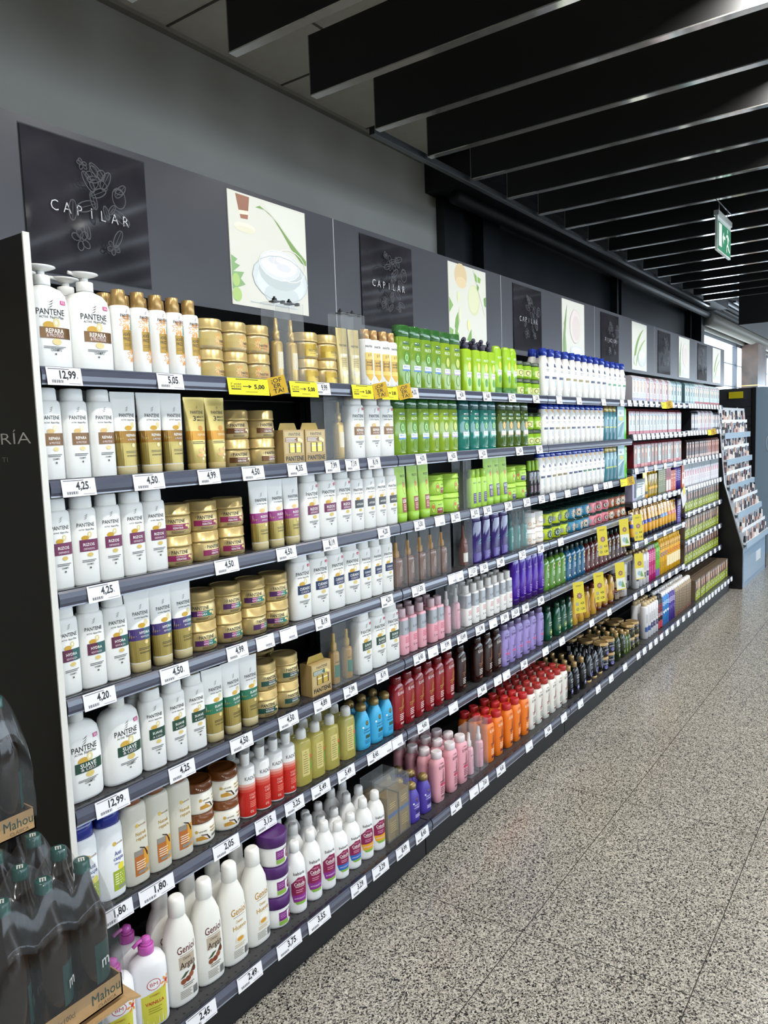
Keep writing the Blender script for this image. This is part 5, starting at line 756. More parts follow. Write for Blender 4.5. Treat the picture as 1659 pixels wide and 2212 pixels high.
# ================================================================== the room
for t_ in TYPES.values():
    for p_ in t_['parts']:
        if isinstance(p_[4], list):
            for d_ in p_[4]:
                if d_[0] == 't': text_geo(d_[1])
for s_ in ['2ª unidad', '50% DTO', '5,00', '3,00', '¡OF', 'ER', 'TA!', '4,25', '1,25', '€', 'm', 'Mahou', 'CLÁSICA', '6x100cl', 'PERFUMERÍA', 'TODO PENSADO EN TI'] + sorted({q[1] for _, v in TAGS for q in v if q[1]}):
    text_geo(s_); text_geo(s_, .03)
for s_ in 'CAPILRFJÓN': text_geo(s_, -.012)
for s_ in ('PERFUMERÍA', 'TODO PENSADO EN TI'): text_geo(s_, -.01)
H = 1.55; D = 1.5345; DB = 1.4358; X0 = .9074; BAY = 1.33
def struct(name, mb, parent=None):
    o = mb.build(name, parent)
    if not parent: o['kind'] = 'structure'
    return o
mb = MB(); mb.box((-3, -7, -.1), (31, 4, 0), FLOOR); struct('floor', mb)
CEIL = 2.0+H
mb = MB(); mb.box((-3, -7, CEIL), (4.9, 3.07, CEIL+.1), TILE)
DK = M('#4a463f')
for k in range(-5, 9):
    x = .98+.8*k
    if x < 4.9: mb.box((x-.006, -7, CEIL-.004), (x+.006, 3.07, CEIL), DK)
for k in range(-12, 4):
    y = 2.47+.8*k if k else 2.47
    if y < 3.07: mb.box((-3, y-.006, CEIL-.004), (4.9, y+.006, CEIL), DK)
mb.box((-3, 3.03, CEIL-.02), (4.9, 3.07, CEIL), M('#8a857b'))
struct('ceiling', mb)
mb = MB(); mb.box((4.9, -7, CEIL), (31, 3.6, CEIL+.1), BLACKC); struct('ceiling', mb)
mb = MB(); mb.box((-3, 3.07, 0), (5.1, 3.2, CEIL+.1), WALLG); struct('wall_back', mb)
mb = MB(); mb.box((-3.1, -7, 0), (-3, 3.2, CEIL+.1), WALLG); struct('wall_left', mb)
# unseen far side wall with long window; near sill shaped to temper daylight
mb = MB(); mb.box((-3, -7.1, 0), (-2, -7, CEIL+.1), WALLG); mb.box((-2, -7.1, 0), (7, -7, 1.25), WALLG); mb.box((7, -7.1, 0), (26, -7, .5), WALLG); mb.box((-2, -7.1, 3.2), (26, -7, CEIL+.1), WALLG); mb.box((26, -7.1, 0), (31, -7, CEIL+.1), WALLG)
struct('wall_front', mb)
mb = MB(); mb.box((30, -7, 0), (30.1, -6, CEIL+.1), WALLG); mb.box((30, -6, 3.1), (30.1, 3.2, CEIL+.1), WALLG); mb.box((30, -6, 0), (30.1, 3.2, .15), WALLG)
struct('wall_right', mb)
# black panelled upper wall behind the header
mb = MB(); mb.box((5.1, 3.1, 0), (12.9, 3.2, CEIL+.1), BLACKW)
for x in (5.1, 5.72): mb.box((x, 3.0, 0), (x+.3, 3.1, 3.5), BLACKW)
for x0, x1 in ((5.8, 9.15), (9.25, 12.6)):
    mb.box((x0, 3.02, 0), (x0+.06, 3.1, 3.42), BLACKW); mb.box((x1-.06, 3.02, 0), (x1, 3.1, 3.42), BLACKW)
    mb.box((x0, 3.02, 3.36), (x1, 3.1, 3.42), BLACKW); mb.box((x0, 3.0, 3.43), (x1, 3.04, 3.45), M('#3a4048'))
mb.box((12.7, 2.9, 0), (12.9, 3.1, 3.5), BLACKW)
struct('wall_back', mb)
mb = MB(); mb.box((4.95, 2.55, CEIL-.22), (12.9, 3.1, CEIL), BLACKC); mb.tube([(5.0, 2.85, 3.27), (12.9, 2.85, 3.27)], .05, BLACKC, 10); struct('trim_1', mb)
mb = MB(); mb.box((12.9, 3.0, 3.10), (30, 3.2, CEIL+.1), BEAM); mb.tube([(12.9, 2.86, 3.22), (30, 2.86, 3.22)], .11, M('#9a958a'), 12)
for k in range(5): mb.box((12.95, 2.45+.11*k, 3.42), (24, 2.49+.11*k, 3.45), M('#b8bcc0m'))
struct('trim_2', mb)
# glazed openings with slats
FR = M('#5b6068')
def window(n, x0, x1, z0, z1, y, nx):
    mb = MB()
    for k in range(nx+1):
        x = x0+(x1-x0)*k/nx; mb.box((x-.03, y-.04, z0), (x+.03, y+.04, z1), FR)
    mb.box((x0, y-.04, z0), (x1, y+.04, z0+.05), FR); mb.box((x0, y-.04, z1-.05), (x1, y+.04, z1), FR)
    r = struct('window_%d' % n, mb)
    g = MB()
    for k in range(int((z1-z0)/.42)): z = z0+.12+.42*k; g.box((x0, y-.012, z), (x1, y+.012, z+.02), M('#8fa0aa'))
    g.build('slat_blind', r)
window(1, 12.9, 29.9, 0.05, 3.10, 3.1, 5)
window(2, 7, 26, .5, 3.2, -7.05, 8); window(4, -2, 7, 1.25, 3.2, -7.05, 4)
mb = MB()
for k in range(6): y = -6+1.84*k; mb.box((29.98, y-.03, .15), (30.06, y+.03, 3.1), FR)
for z in (.15, 1.2, 2.3, 3.05): mb.box((29.98, -6, z), (30.06, 3.1, z+.05), FR)
struct('window_3', mb)
mb = MB(); mb.box((16.7, 2.75, 0), (17.6, 3.05, 3.12), STONE); mb.box((16.69, 2.74, 1.0), (17.61, 3.05, 1.03), M('#d8b070m')); mb.box((16.69, 2.74, 2.3), (17.61, 3.05, 2.32), M('#d8b070m'))
struct('trim_3', mb)
# far black bulkhead
mb = MB(); mb.box((10.1, -6.9, 2.74), (12.5, 1.88, CEIL-.02), BLACKC); struct('trim_4', mb)

# ------------------------------------------------------------------ baffles under the ceiling
BX0, BP = 2.2101, .4822
for k in range(-3, 17):
    x = BX0+BP*k; t = empty('ceiling_baffle', (x, 2.245, 1.5027+H))
    tag(t, 'long black ceiling baffle with bright lower edge, %s from the camera end' % ('first second third fourth fifth sixth seventh eighth ninth tenth eleventh twelfth thirteenth fourteenth fifteenth sixteenth seventeenth eighteenth nineteenth twentieth'.split()[k+3]), 'ceiling baffle', 'baffles below the ceiling')
    a = MB(); a.box((0, -8.6, .002), (.041, 0, .249), BAFFLE); a.build('panel', t)
    b = MB(); b.box((-.0005, -8.6, -.003), (.0415, .001, .002), STRIP); b.box((-.0015, -.002, .0), (.0425, .0015, .249), M('#77756f')); b.build('edge_strip', t)
    h = MB()
    for yy in (-.6, -3, -6): h.tube([(.02, yy, .249), (.02, yy, .495)], .004, '#55555am', 6)
    h.build('hanger', t)
t = empty('ceiling_rail', (3.2, 2.27, 1.50+H)); tag(t, 'thin black carrier rail along the baffle ends', 'rail')
a = MB(); a.box((0, 0, -.004), (7.2, .03, .03), BLACKC); a.box((0, -.002, -.007), (7.2, .03, -.004), M('#6a6a6am')); a.build('rail_bar', t)

# ------------------------------------------------------------------ ceiling spots by the shelves; farther rows added for floor and ambient light
ORDW = 'first second third fourth fifth sixth seventh eighth ninth tenth eleventh twelfth thirteenth fourteenth fifteenth sixteenth seventeenth eighteenth nineteenth twentieth'.split()
hb = MB(); lathe(hb, [(0, .055, .055), (.002, .062, .062), (.12, .062, .062), (.14, .03, .03)], 2, '#d8d6d0', 20); lathe(hb, [(.14, .012, .012), (.36, .012, .012)], 2, '#d8d6d0', 8)
hme = hb.mesh('housing')
for i, (x, y) in enumerate(LAMPS):
    row, k = divmod(i, 12)
    t = empty('ceiling_spotlight', (x, y, 1.635+H)); tag(t, 'round white ceiling spot between baffles, %s in %s row from shelves' % (ORDW[k], ORDW[row]), 'ceiling lamp', 'ceiling spotlights')
    o = bpy.data.objects.new('housing', hme); C.objects.link(o); o.parent = t
    l = area('lamp', (0, 0, -.004), (math.radians(-14 if row == 0 else 0), 0, 0), .1, .1, LAMP_W, LAMP_COL, 'DISK'); l.data.energy *= ROW_GAIN[row]; l.parent = t

# ================================================================== shelving run
def lip_mesh(x0, x1, y, z, mbx=None):
    mb = mbx or MB()
    prof = [(.012, .036), (.004, .036), (-.001, .030), (-.0035, .019), (-.003, .008), (.0, .0), (.002, -.001), (.012, .004)]
    mb.prism([(y+a, z+b) for a, b in prof], 'x', x0, x1, LIP)
    mb.prism([(y-.0008, z+.0012), (y-.0012, z-.0022), (y+.002, z-.0022), (y+.002, z+.0005)], 'x', x0, x1, M('#8f96a6g'))
    mb.prism([(y+.003, z+.0355), (y+.003, z+.0375), (y+.0125, z+.0375), (y+.0125, z+.0355)], 'x', x0, x1, M('#24262eg'))
    return mb
ZL = {'a': [1.688, 1.445, 1.201, .958, .699, .430, .109], 'b': [1.690, 1.472, 1.252, 1.033, .764, .430, .109], 'c': [1.692, 1.475, 1.254, 1.033, .828, .603, .40, .109]}
BAYN = ['first', 'second', 'third', 'fourth', 'fifth']
for b in range(5):
    x0 = X0+BAY*b+.003; x1 = X0+BAY*(b+1)-.003; zs = ZL['aaabc'[b]]
    t = empty('shelving_bay', ((x0+x1)/2, 1.7, 0)); cx = (x0+x1)/2
    tag(t, 'black steel shelving bay of %s shelves, %s from the left end' % ('seven' if b < 4 else 'eight', BAYN[b]), 'shelving', 'bays of the wall shelving')
    m = MB(); m.box((x0-cx, .285, 0), (x1-cx, .31, 1.98), BACKP)
    for x in (x0-cx, x1-cx-.03): m.box((x, .26, 0), (x+.03, .285, 1.98), BACKP)
    m.build('back_panel', t)
    m = MB(); m.box((x0-cx, DB+.03-1.7, 0), (x1-cx, .285, .10), BACKP); m.build('plinth', t)
    for j, z in enumerate(zs):
        base = j == len(zs)-1; y = DB if base else D
        s = MB(); s.box((x0-cx, y+.010-1.7, z+.006), (x1-cx, .26, z+.031), PERF); so = s.build('shelf', t)
        xx0 = x0 + (.004 if b >= 3 and not base else 0); l = lip_mesh(x0-cx, x1-cx, y-1.7, z); l.build('price_channel', so)
# end panel with lettering
t = empty('end_panel', (.9, 1.75, 0)); tag(t, 'tall dark shelving end panel with white front edge and thin lettering', 'panel')
m = MB(); m.box((-.009, -.2155, 0), (.004, .26, 1.95), ENDP); m.box((-.009, -.2155, 1.95), (.004, .014, 1.995), ENDP); m.build('board', t)
m = MB(); m.box((-.0085, -.2195, 0), (.006, -.2155, 1.998), M('#dedcd6')); m.build('edge_band', t)
def side_text(s, y_right, z, h, w, col, par, name='lettering', x=-.0096):
    vs, fs, w0 = text_geo(s, -.01); m = MB(); sx = w/w0
    m.add([(x, -(q[0]*sx)+0, q[1]*h/.72) for q in vs], fs, col); o = m.build(name, par, (0, y_right, z)); return o
side_text('PERFUMERÍA', .045, 1.562, .026, .47, '#c9c6be', t); side_text('TODO PENSADO EN TI', .08, 1.523, .011, .34, '#8c8a84', t)

# header run with signs and posters
def flat(name, w, h, base, ds, parent, loc, th=.6):
    mb = MB(); mb.box((-w/2, 0, 0), (w/2, th, h), base)
    decals(mb, Surf([(0, 1, 0)], None, .02), ds)
    mb.v = [(x*.01, y*.01, z*.01) for x, y, z in mb.v]
    return mb.build(name, parent, loc)
def ribbon_outline(pts, th=.12, col='#464549', close=True):
    out = []; n = len(pts)
    for i in range(n if close else n-1):
        (x0, z0), (x1, z1) = pts[i], pts[(i+1) % n]; dx, dz = x1-x0, z1-z0; L = math.hypot(dx, dz) or 1; a, b = -dz/L*th, dx/L*th
        out.append(('q', [(x0-a, z0-b), (x1-a, z1-b), (x1+a, z1+b), (x0+a, z0+b)], col))
    return out
def floral(seed):
    rnd = random.Random(seed); ds = []
    def el(cx, cz, r1, r2, a, n=14): return [(cx+r1*math.cos(t)*math.cos(a)-r2*math.sin(t)*math.sin(a), cz+r1*math.cos(t)*math.sin(a)+r2*math.sin(t)*math.cos(a)) for t in [2*math.pi*k/n for k in range(n)]]
    for cx, cz, R in ((2.5, 25.5, 3.2), (-2, 28, 1.4), (-4, 9, 2.6), (5, 8.5, 1.8)):
        for k in range(5):
            a = k*2*math.pi/5+rnd.random(); ds += ribbon_outline(el(cx+R*.6*math.cos(a), cz+R*.6*math.sin(a), R*.45, R*.33, a))
        ds += ribbon_outline(el(cx, cz, R*.18, R*.18, 0, 8))
    for k in range(14):
        a = rnd.uniform(.2, 2.9); cx = rnd.uniform(-8, 8); cz = rnd.uniform(7, 27); L = rnd.uniform(1.6, 3.2)
        ds += ribbon_outline(el(cx, cz, L, L*.4, a)); ds += ribbon_outline([(cx-L*math.cos(a), cz-L*math.sin(a)), (cx+L*math.cos(a), cz+L*math.sin(a))], .07, close=False)
    ds += ribbon_outline(el(6.5, 21, 2, 2.6, 0)); ds += ribbon_outline(el(6.5, 22.6, 1.2, .6, 0))
    return ds
P1 = [('q', [(-14.5, 34), (-8.5, 34), (-9.2, 29.6), (-13.4, 29.2)], '#9a6a54'), ('q', [(-13.4, 29.2), (-9.2, 29.6), (-9.4, 28.4), (-13, 28)], '#efe6d0'), ('q', [(-13, 28), (-9.4, 28.4), (-9.6, 27), (-12.6, 26.8)], '#a4705c'), ('e', -11, 24.4, 4.6, 1.3, '#efe9d4'), ('e', -11, 23.6, 4.4, 1.0, '#e4dec6'),
      ('q', [(-6, 31.5), (-2, 31.6), (2, 29.8), (6, 26), (10, 21.5), (15, 17.5), (17.6, 16.8), (17.6, 18.4), (13, 21.4), (9, 24.4), (4, 28.6), (0, 31), (-4, 32.4)], '#7fa05a'), ('q', [(-2, 33.8), (17.6, 33.8), (17.6, 18.6), (13, 21.6), (9, 24.7), (4, 28.9), (0, 31.4)], '#e2e2d6'),
      ('q', [(-17.6, 15), (-15, 14), (-16.4, 12.8), (-14, 12.2), (-17.6, 9.6)], '#8db07a'), ('q', [(-17.6, 10), (-12.4, 10.4), (-14, 8.2), (-12, 6.6), (-17.6, 4.6)], '#8db07a'), ('e', -16, 7.6, 1.6, 2.0, '#b0cc7a'), ('e', -15.8, 3.2, 2, 2.2, '#b0cc7a'),
      ('e', 4.5, 10.4, 13.4, 7.6, '#d5dbdc'), ('e', 4.5, 9.0, 11.6, 6.6, '#dfe4e4'), ('e', 4.6, 5.2, 8.4, 3.8, '#cfd6d6'), ('e', 4.5, 12.6, 10.4, 5.8, '#c4cccc'), ('e', 4.2, 14.8, 9.6, 4.7, '#dde0e2'), ('e', 4.0, 15.2, 8.6, 4.0, '#ecebee'), ('e', 1.6, 16.2, 3.0, 1.2, '#dcdbe0'), ('e', 6.0, 14.4, 3.6, 1.3, '#dfdee4'), ('e', 4.4, 16.6, 2.2, .7, '#f6f4f7'),
      ('o', 9, 15.4, 8, 5.4, .3, '#f1ede6'), ('o', 4.5, 10.4, 13.4, 7.6, .25, '#b9c0c2'), ('o', 4.2, 14.8, 9.9, 4.9, .25, '#f2f4f4'), ('l', -10, 12, 1.6, 1, 1, .3, '#d3d8da')]
P2 = [('e', -6.5, 29.6, 5.8, 5.6, '#dcc49a'), ('e', -6.2, 26.6, 4.8, 2.6, '#e6cfa6'), ('e', 5.6, 20, 5.8, 7.2, '#d8d8ae'), ('e', 5.2, 20.4, 5, 6.4, '#dfdfba'), ('q', [(5, 33.8), (16, 14), (16.2, 14), (5.3, 33.8)], '#a9aa98'),
      ('q', [(6.6, 33), (8.8, 31.6), (9.2, 28.6), (7.2, 29.4)], '#8ab45a'), ('q', [(9.6, 31.6), (12.8, 31), (12, 28.6), (9.8, 29)], '#8ab45a'), ('q', [(9, 28), (11, 26.8), (9.8, 24.6), (8.6, 26)], '#7aa44c'), ('q', [(15.4, 22), (17.6, 23), (17.6, 18), (16, 18.6)], '#6f9a4a'),
      ('q', [(-17.6, 19), (-14, 15.6), (-17.6, 12)], '#88b060'), ('q', [(-12, 10), (-9.8, 13), (-9.2, 8), (-10.8, 3.6), (-13, 6)], '#7aa44c'), ('q', [(-17.6, 5.6), (-14.4, 4.6), (-14.6, 2.2), (-17.6, 1)], '#88b060'), ('q', [(-12.6, 5), (-9.4, 3.2), (-9.4, .4), (-13, .6)], '#7aa44c'), ('q', [(-2, 1), (2.4, 6.4), (2.6, .4)], '#7aa44c'),
      ('e', -9, 20, 1.4, 2.4, '#dfe2b4'), ('e', -8, 12, 1, 3.4, '#e2e4c0'), ('e', 0, 8, 1.4, 2.6, '#e8e6a8')]
def blade(x0, z0, x1, z1, bend, w, col, n=10):
    L = []; R_ = []; dx, dz = x1-x0, z1-z0; l = math.hypot(dx, dz); ux, uz = -dz/l, dx/l
    for i in range(n+1):
        t = i/n; o = bend*4*t*(1-t); h = w*(1-t)**.7*(.4+.6*min(1, t*4)); x = x0+dx*t+ux*o; z = z0+dz*t+uz*o
        L.append((x+ux*h, z+uz*h)); R_.append((x-ux*h, z-uz*h))
    return [('q', [L[i], R_[i], R_[i+1], L[i+1]], col) for i in range(n)]
P3 = blade(-15.5, 1, -10, 32, 1.2, 2.6, '#7f9c62')+blade(-12.5, .8, -15.5, 22, -.8, 1.6, '#96b07a')+[('e', 3, 20, 9, 10, '#e4d8d2'), ('e', 4, 19, 6.4, 7.4, '#dccec8'), ('o', 3, 20, 9.2, 10.2, .25, '#cfc2bc'), ('e', 5, 5, 11, 3.6, '#d3d8d8'), ('e', 5, 5.6, 8, 2.2, '#e6e8ea')]
P4 = blade(-13, 4, 10, 31, 4.5, 2.8, '#7fa04e')+blade(-9, 3, 15, 24, 3.0, 1.8, '#9cb86c')+[('e', 6, 9, 10, 6, '#cfd6d8'), ('e', 6, 11, 8.4, 4.6, '#dde2e3'), ('e', 6, 12, 6.6, 3.2, '#eeeef0'), ('o', 6, 9, 10, 6, .25, '#b9c0c2'), ('e', -11, 7, 2.6, 3.6, '#d5dcd0')]
SEAM = 2.2118; HB0, HB1 = .404+H, .788+H
names = ['CAPILAR', 'CAPILAR', 'CAPILAR', 'FIJACIÓN', '', '']
for k in range(6):
    xl = SEAM+BAY*(k-1)+.002 if k else .2; xr = SEAM+BAY*k-.002
    if k == 5: xr = 8.76
    xs = 1.215+(k)*1.3135 if k else 1.215
    xs = [1.215, 2.5435, 3.853, 5.16, 6.474, 7.775][k]; xp = [1.875, 3.196, 4.504, 5.811, 7.105, 8.38][k]
    t = empty('header_panel', ((xl+xr)/2, 1.766, HB0)); cx = (xl+xr)/2
    tag(t, 'charcoal header box above %s bay with dark sign and pale poster' % (BAYN+['beyond the fifth'])[k].replace('beyond the fifth', 'end of fifth'), 'shop header', 'header boxes over the shelving')
    m = MB(); m.box((xl-cx, 0, 0), (xr-cx, .186, HB1-HB0), HEAD); m.build('box', t)
    if k < 5: m = MB(); m.box((xr-cx-.0005, -.001, 0), (xr-cx+.0035, .0, HB1-HB0), M('#a8a8ac')); m.build('joint_strip', t)
    g = MB(); g.box((xs-.1785-cx, -.001, .0245), (xs+.1795-cx, .0005, .3665), M('#060606')); g.build('sign_reveal', t)
    s = flat('sign', 35.2, 33.6, GLASSK, floral(k), t, (xs-cx, -.004, .0265), .4)
    if names[k]:
        wd = .205; ht = .0275; L = list(names[k]); mm = MB()
        for i, ch in enumerate(L):
            v2, f2, w2 = text_geo(ch, -.012); cxh = -wd/2+wd*i/(len(L)-1); mm.add([(cxh+q[0]*ht/.72*.9, 0, q[1]*ht/.72) for q in v2], f2, '#d9d9da')
        mm.build('lettering', s, (0, -.0045, .151))
    flat('poster', 35.8, 34.6, '#dedcd0', [P1, P2, P3, P4, P3, P4][k], t, (xp-cx, -.003, .0225), .3)

# ================================================================== products on the shelves
SHELFN = {7: ['top', 'second', 'third', 'fourth', 'fifth', 'sixth', 'bottom'], 8: ['top', 'second', 'third', 'fourth', 'fifth', 'sixth', 'seventh', 'bottom']}
DESC = {
 'xxl_repara': 'large white pump bottle, brown band', 'frizz': 'white bottle, gold cap, orange blossoms', 'jar_flower': 'gold jar with orange blossoms', 'safer': 'clear anti-theft box', 'safer_low': 'low clear anti-theft box', 'gold_spray': 'gold spray bottle inside clear box',
 'jar_gold': 'plain gold hair mask jar', 'goldbag': 'gold pouch inside clear box', 'bond': 'white bottle, gold drop print', 'pb_repara': 'white bottle with brown band', 'tube_repara': 'white tube with gold lower half', 'tube_gold': 'all gold conditioner tube', 'jar_keratin_brown': 'gold jar with brown band', 'carton': 'gold ampoule carton, brown band',
 'pbl_repara': 'wide white bottle with brown band', 'pb_rizos': 'white bottle with wine-red band', 'jar_keratin_maroon': 'gold jar with magenta band', 'tube_rizos': 'white tube with magenta band', 'pbl_rizos': 'wide white bottle, wine-red band', 'pb_anticaida': 'white bottle with charcoal band', 'pb_hydra': 'white bottle, purple and teal band', 'tube_hydra': 'white tube, violet and teal band', 'jar_keratin_hydra': 'gold jar with rainbow band',
 'pbl_cuidado': 'wide white bottle with navy band', 'pb_cuidado': 'slim white bottle with navy band', 'xxl_low': 'huge white bottle, green band', 'pb_suave': 'white bottle with green band', 'tube_suave': 'white tube with green band', 'jar_keratin_green': 'gold jar with green band', 'carton_suave': 'gold ampoule carton, green band', 'oil_amber': 'amber oil bottle in clear box', 'pbl_suave': 'wide white bottle with green band',
 'unnia_blue': 'white bottle with blue cap', 'unnia_nutre': 'cloudy bottle with orange-brown label', 'jar_unnia': 'cream jar with brown lid', 'kadus': 'white bottle fading to red', 'teatree': 'clear yellow bottle, white cap', 'ogx_blue': 'sky blue bottle, gold cap', 'ogx_purple': 'violet bottle, gold cap', 'bm_vanilla': 'white bottle with pink pump', 'geniol_argan': 'tall white bottle, argan nuts', 'geniol_huevo': 'tall white bottle, egg picture',
 'jar_purple': 'white jar with purple lid', 'babaria': 'white bottle, purple onion label', 'babaria_blue': 'white bottle, onion and blue label', 'babaria_yellow': 'white bottle, onion and yellow label', 'oil_carton': 'brown oil carton in clear box',
 'fructis': 'green bottle with lime slice', 'fructis_n': 'green bottle with yellow fruit', 'fructis_pump': 'green bottle with dark pump', 'fructis_cond': 'green bottle standing on cap', 'jar_fructis': 'small green jar, dark lid', 'teal': 'clear teal bottle', 'olive': 'dark olive bottle, orange fruit', 'tube_liso': 'lime green tube, red label', 'jar_liso': 'lime green jar, red label', 'green_small': 'small lime green bottle', 'tube_rizos_f': 'lime green tube, violet label', 'jar_rizos_f': 'lime green jar, violet label', 'black_serum': 'smoky bottle with green cap',
 'oil_pump': 'brown oil bottle in clear box', 'dropper': 'brown nozzle bottle in box', 'violet_bag': 'dark violet translucent bottle', 'teal_spray': 'teal spray inside clear box', 'jar_white': 'small white jar, white lid', 'pinkserum': 'silver and pink serum bottle', 'pink_spray': 'pink spray inside clear box', 'whiteserum': 'silver and white serum bottle', 'purple_elvive': 'deep purple conditioner bottle',
 'red_elvive': 'dark red shampoo bottle', 'brown_elvive': 'dark brown shampoo bottle', 'lilac': 'lilac shampoo bottle', 'pink_elvive': 'pink bottle with white cap', 'orange': 'orange bottle with red cap', 'white_elvive': 'cream bottle with red cap',
 'hs_navy': 'white bottle, blue cap, navy bar', 'hs_olive': 'white bottle, blue cap, olive bar', 'hs_green': 'white bottle, blue cap, green bar', 'hf_navy': 'slim white bottle, navy bar', 'hf_olive': 'slim white bottle, olive bar', 'hf_green': 'slim white bottle, green bar', 'tealgold': 'teal bottle with gold cap', 'tealbox': 'teal and white twin pack', 'brightgreen': 'bright green slim bottle',
 'jar_lime': 'yellow-green jar, dark lid', 'jar_blue': 'blue jar, dark green lid', 'jar_pink': 'pink jar, dark green lid', 'jar_brown': 'rust brown jar, dark lid', 'herb_green': 'clear green bottle, black cap', 'herb_blue': 'clear blue bottle, black cap', 'herb_red': 'wine-coloured bottle, black cap', 'herb_brown': 'dark brown bottle, black cap',
 'green': 'dark green shampoo bottle', 'honey': 'honey yellow shampoo bottle', 'honey_down': 'honey yellow bottle on its cap', 'jar_coffee': 'small coffee brown jar', 'can_white': 'white spray can, tan cap', 'jar_black': 'black jar with gold lid', 'jar_olive': 'dark olive jar, gold lid', 'black': 'black bottle with gold cap', 'darkgreen': 'dark green bottle, gold cap', 'olivelow': 'short olive bottle, gold cap', 'black_oval': 'black oval bottle on its cap',
 'can_blue_band': 'white spray can, blue band', 'can_black': 'black and red spray can', 'can_sky': 'sky blue spray can', 'can_purple': 'violet spray can, white cap', 'can_leopard': 'brown spotted spray can', 'can_purple_foam': 'purple hair mousse can', 'can_pink': 'magenta spray can', 'can_green': 'green and purple spray can', 'can_yellow': 'yellow spray can, blue blossom', 'can_yellow_red': 'yellow spray can, red blossom',
 'yt_blue': 'yellow tube with blue band', 'yt_black': 'yellow tube with black band', 'yt_sky': 'yellow tube with sky-blue band', 'yt_red': 'yellow tube with orange band', 'dye_silver': 'silvery hair dye box', 'dye_teal': 'pale teal dye box', 'dye_redfoot': 'pale dye box, red foot', 'dye_maroon': 'maroon dye box, cool front', 'dye_maroon_warm': 'maroon dye box, copper hair', 'dye_pink': 'dusty pink dye box', 'dye_brown': 'dark brown dye box', 'dye_rust': 'rust brown dye box', 'dye_blackwhite': 'narrow black and white box',
 'pink_white_box': 'white and pink dye box', 'orange_white_box': 'orange and white dye box', 'lime_brown': 'dye box, brown hair, lime foot', 'lime_blond': 'dye box, blond hair, lime foot', 'lime_black': 'dye box, black hair, lime foot', 'lime_red': 'dye box, red hair, lime foot', 'lavender_box': 'lavender and black box', 'olive_box': 'olive green box', 'red_white_box': 'red and white box', 'orange_box': 'orange-red box', 'clear_pack': 'clear plastic travel pack', 'gold_tube': 'gold and white tube', 'yellow_clear': 'yellow clear oil bottle', 'purple_carton': 'purple and white carton'}
LOG = []
LIM = {'a': (X0, X0+3*BAY), 'b': (X0+3*BAY, X0+4*BAY), 'c': (X0+4*BAY, X0+5*BAY)}
INNER = ('gold_spray', 'goldbag', 'oil_amber', 'oil_pump', 'dropper', 'teal_spray', 'pink_spray', 'oil_carton')
shelves = {}
for zone, z, rows, stack, items in DATA:
    for tn, x in items: shelves.setdefault((zone, z), []).append([x, tn, rows, stack, x])
for (zone, z), L in shelves.items():
    A = sorted((i for i in L if i[1] not in INNER), key=lambda i: i[0]); lo, hi = LIM[zone]
    wd = [TYPES[i[1]]['w']/100+.003 for i in A]
    for it in range(400):      # neighbours stand side by side, none inside another
        for q in range(len(A)):
            A[q][0] = min(max(A[q][0], lo+wd[q]/2+.004), hi-wd[q]/2-.004)
            if q and A[q][0]-A[q-1][0] < (wd[q]+wd[q-1])/2:
                e = (wd[q]+wd[q-1])/2-(A[q][0]-A[q-1][0]); A[q][0] += e/2; A[q-1][0] -= e/2
    over = max([0]+[(wd[q]+wd[q-1])/2-(A[q][0]-A[q-1][0]) for q in range(1, len(A))])
    if over > .003: print('CROWDED', zone, z, round(over, 4), sum(wd)-(hi-lo))
    zs = sorted(ZL[zone]); up = [q for q in zs if q > z+.01]; clear = (up[0]+.004-z-.0315) if up else 9
    base = z < .2
    for x, tn, rows, stack, xo in L:
        t = TYPES[tn]; fr = (1.478 if base else 1.562); inner = tn in INNER; case = tn.startswith('safer'); dd = t['d']/100
        if inner: x = min(((abs(i[4]-xo), i[0]) for i in A if i[1].startswith('safer')))[1]
        need = t['h']/100*stack + (.006 if inner else 0)
        sc = min(1, clear*.985/need)
        for r in range(rows):
            yc = fr + dd/2 + r*(dd+.008) + (random.uniform(0, .004) if not case and not inner else 0)
            if inner or case: yc = fr+.03+r*.062
            if yc+dd/2 > 1.955: continue
            for s in range(stack):
                zz = z+.0315+s*(t['h']/100*sc+.0005)+(.0035 if inner else 0)
                LOG.append((tn, x, yc, zz, r, s, stack, z, sc))
cnt = {}
def bay_of(x): return max(0, min(4, int((x-X0)/BAY)))
for i, (tn, x, y, z, r, s, stack, zl, sc) in enumerate(LOG):
    cnt.setdefault((DESC[tn], bay_of(x), zl, r, s), []).append((x, i))
for v in cnt.values(): v.sort()
order = {}
for v in cnt.values():
    for q, (x, i) in enumerate(v): order[i] = (q, len(v))
RN = ['', 'second row', 'third row', 'fourth row', 'fifth row', 'sixth row']; SN = {1: [''], 2: ['lower', 'upper'], 3: ['lowest', 'middle', 'top']}
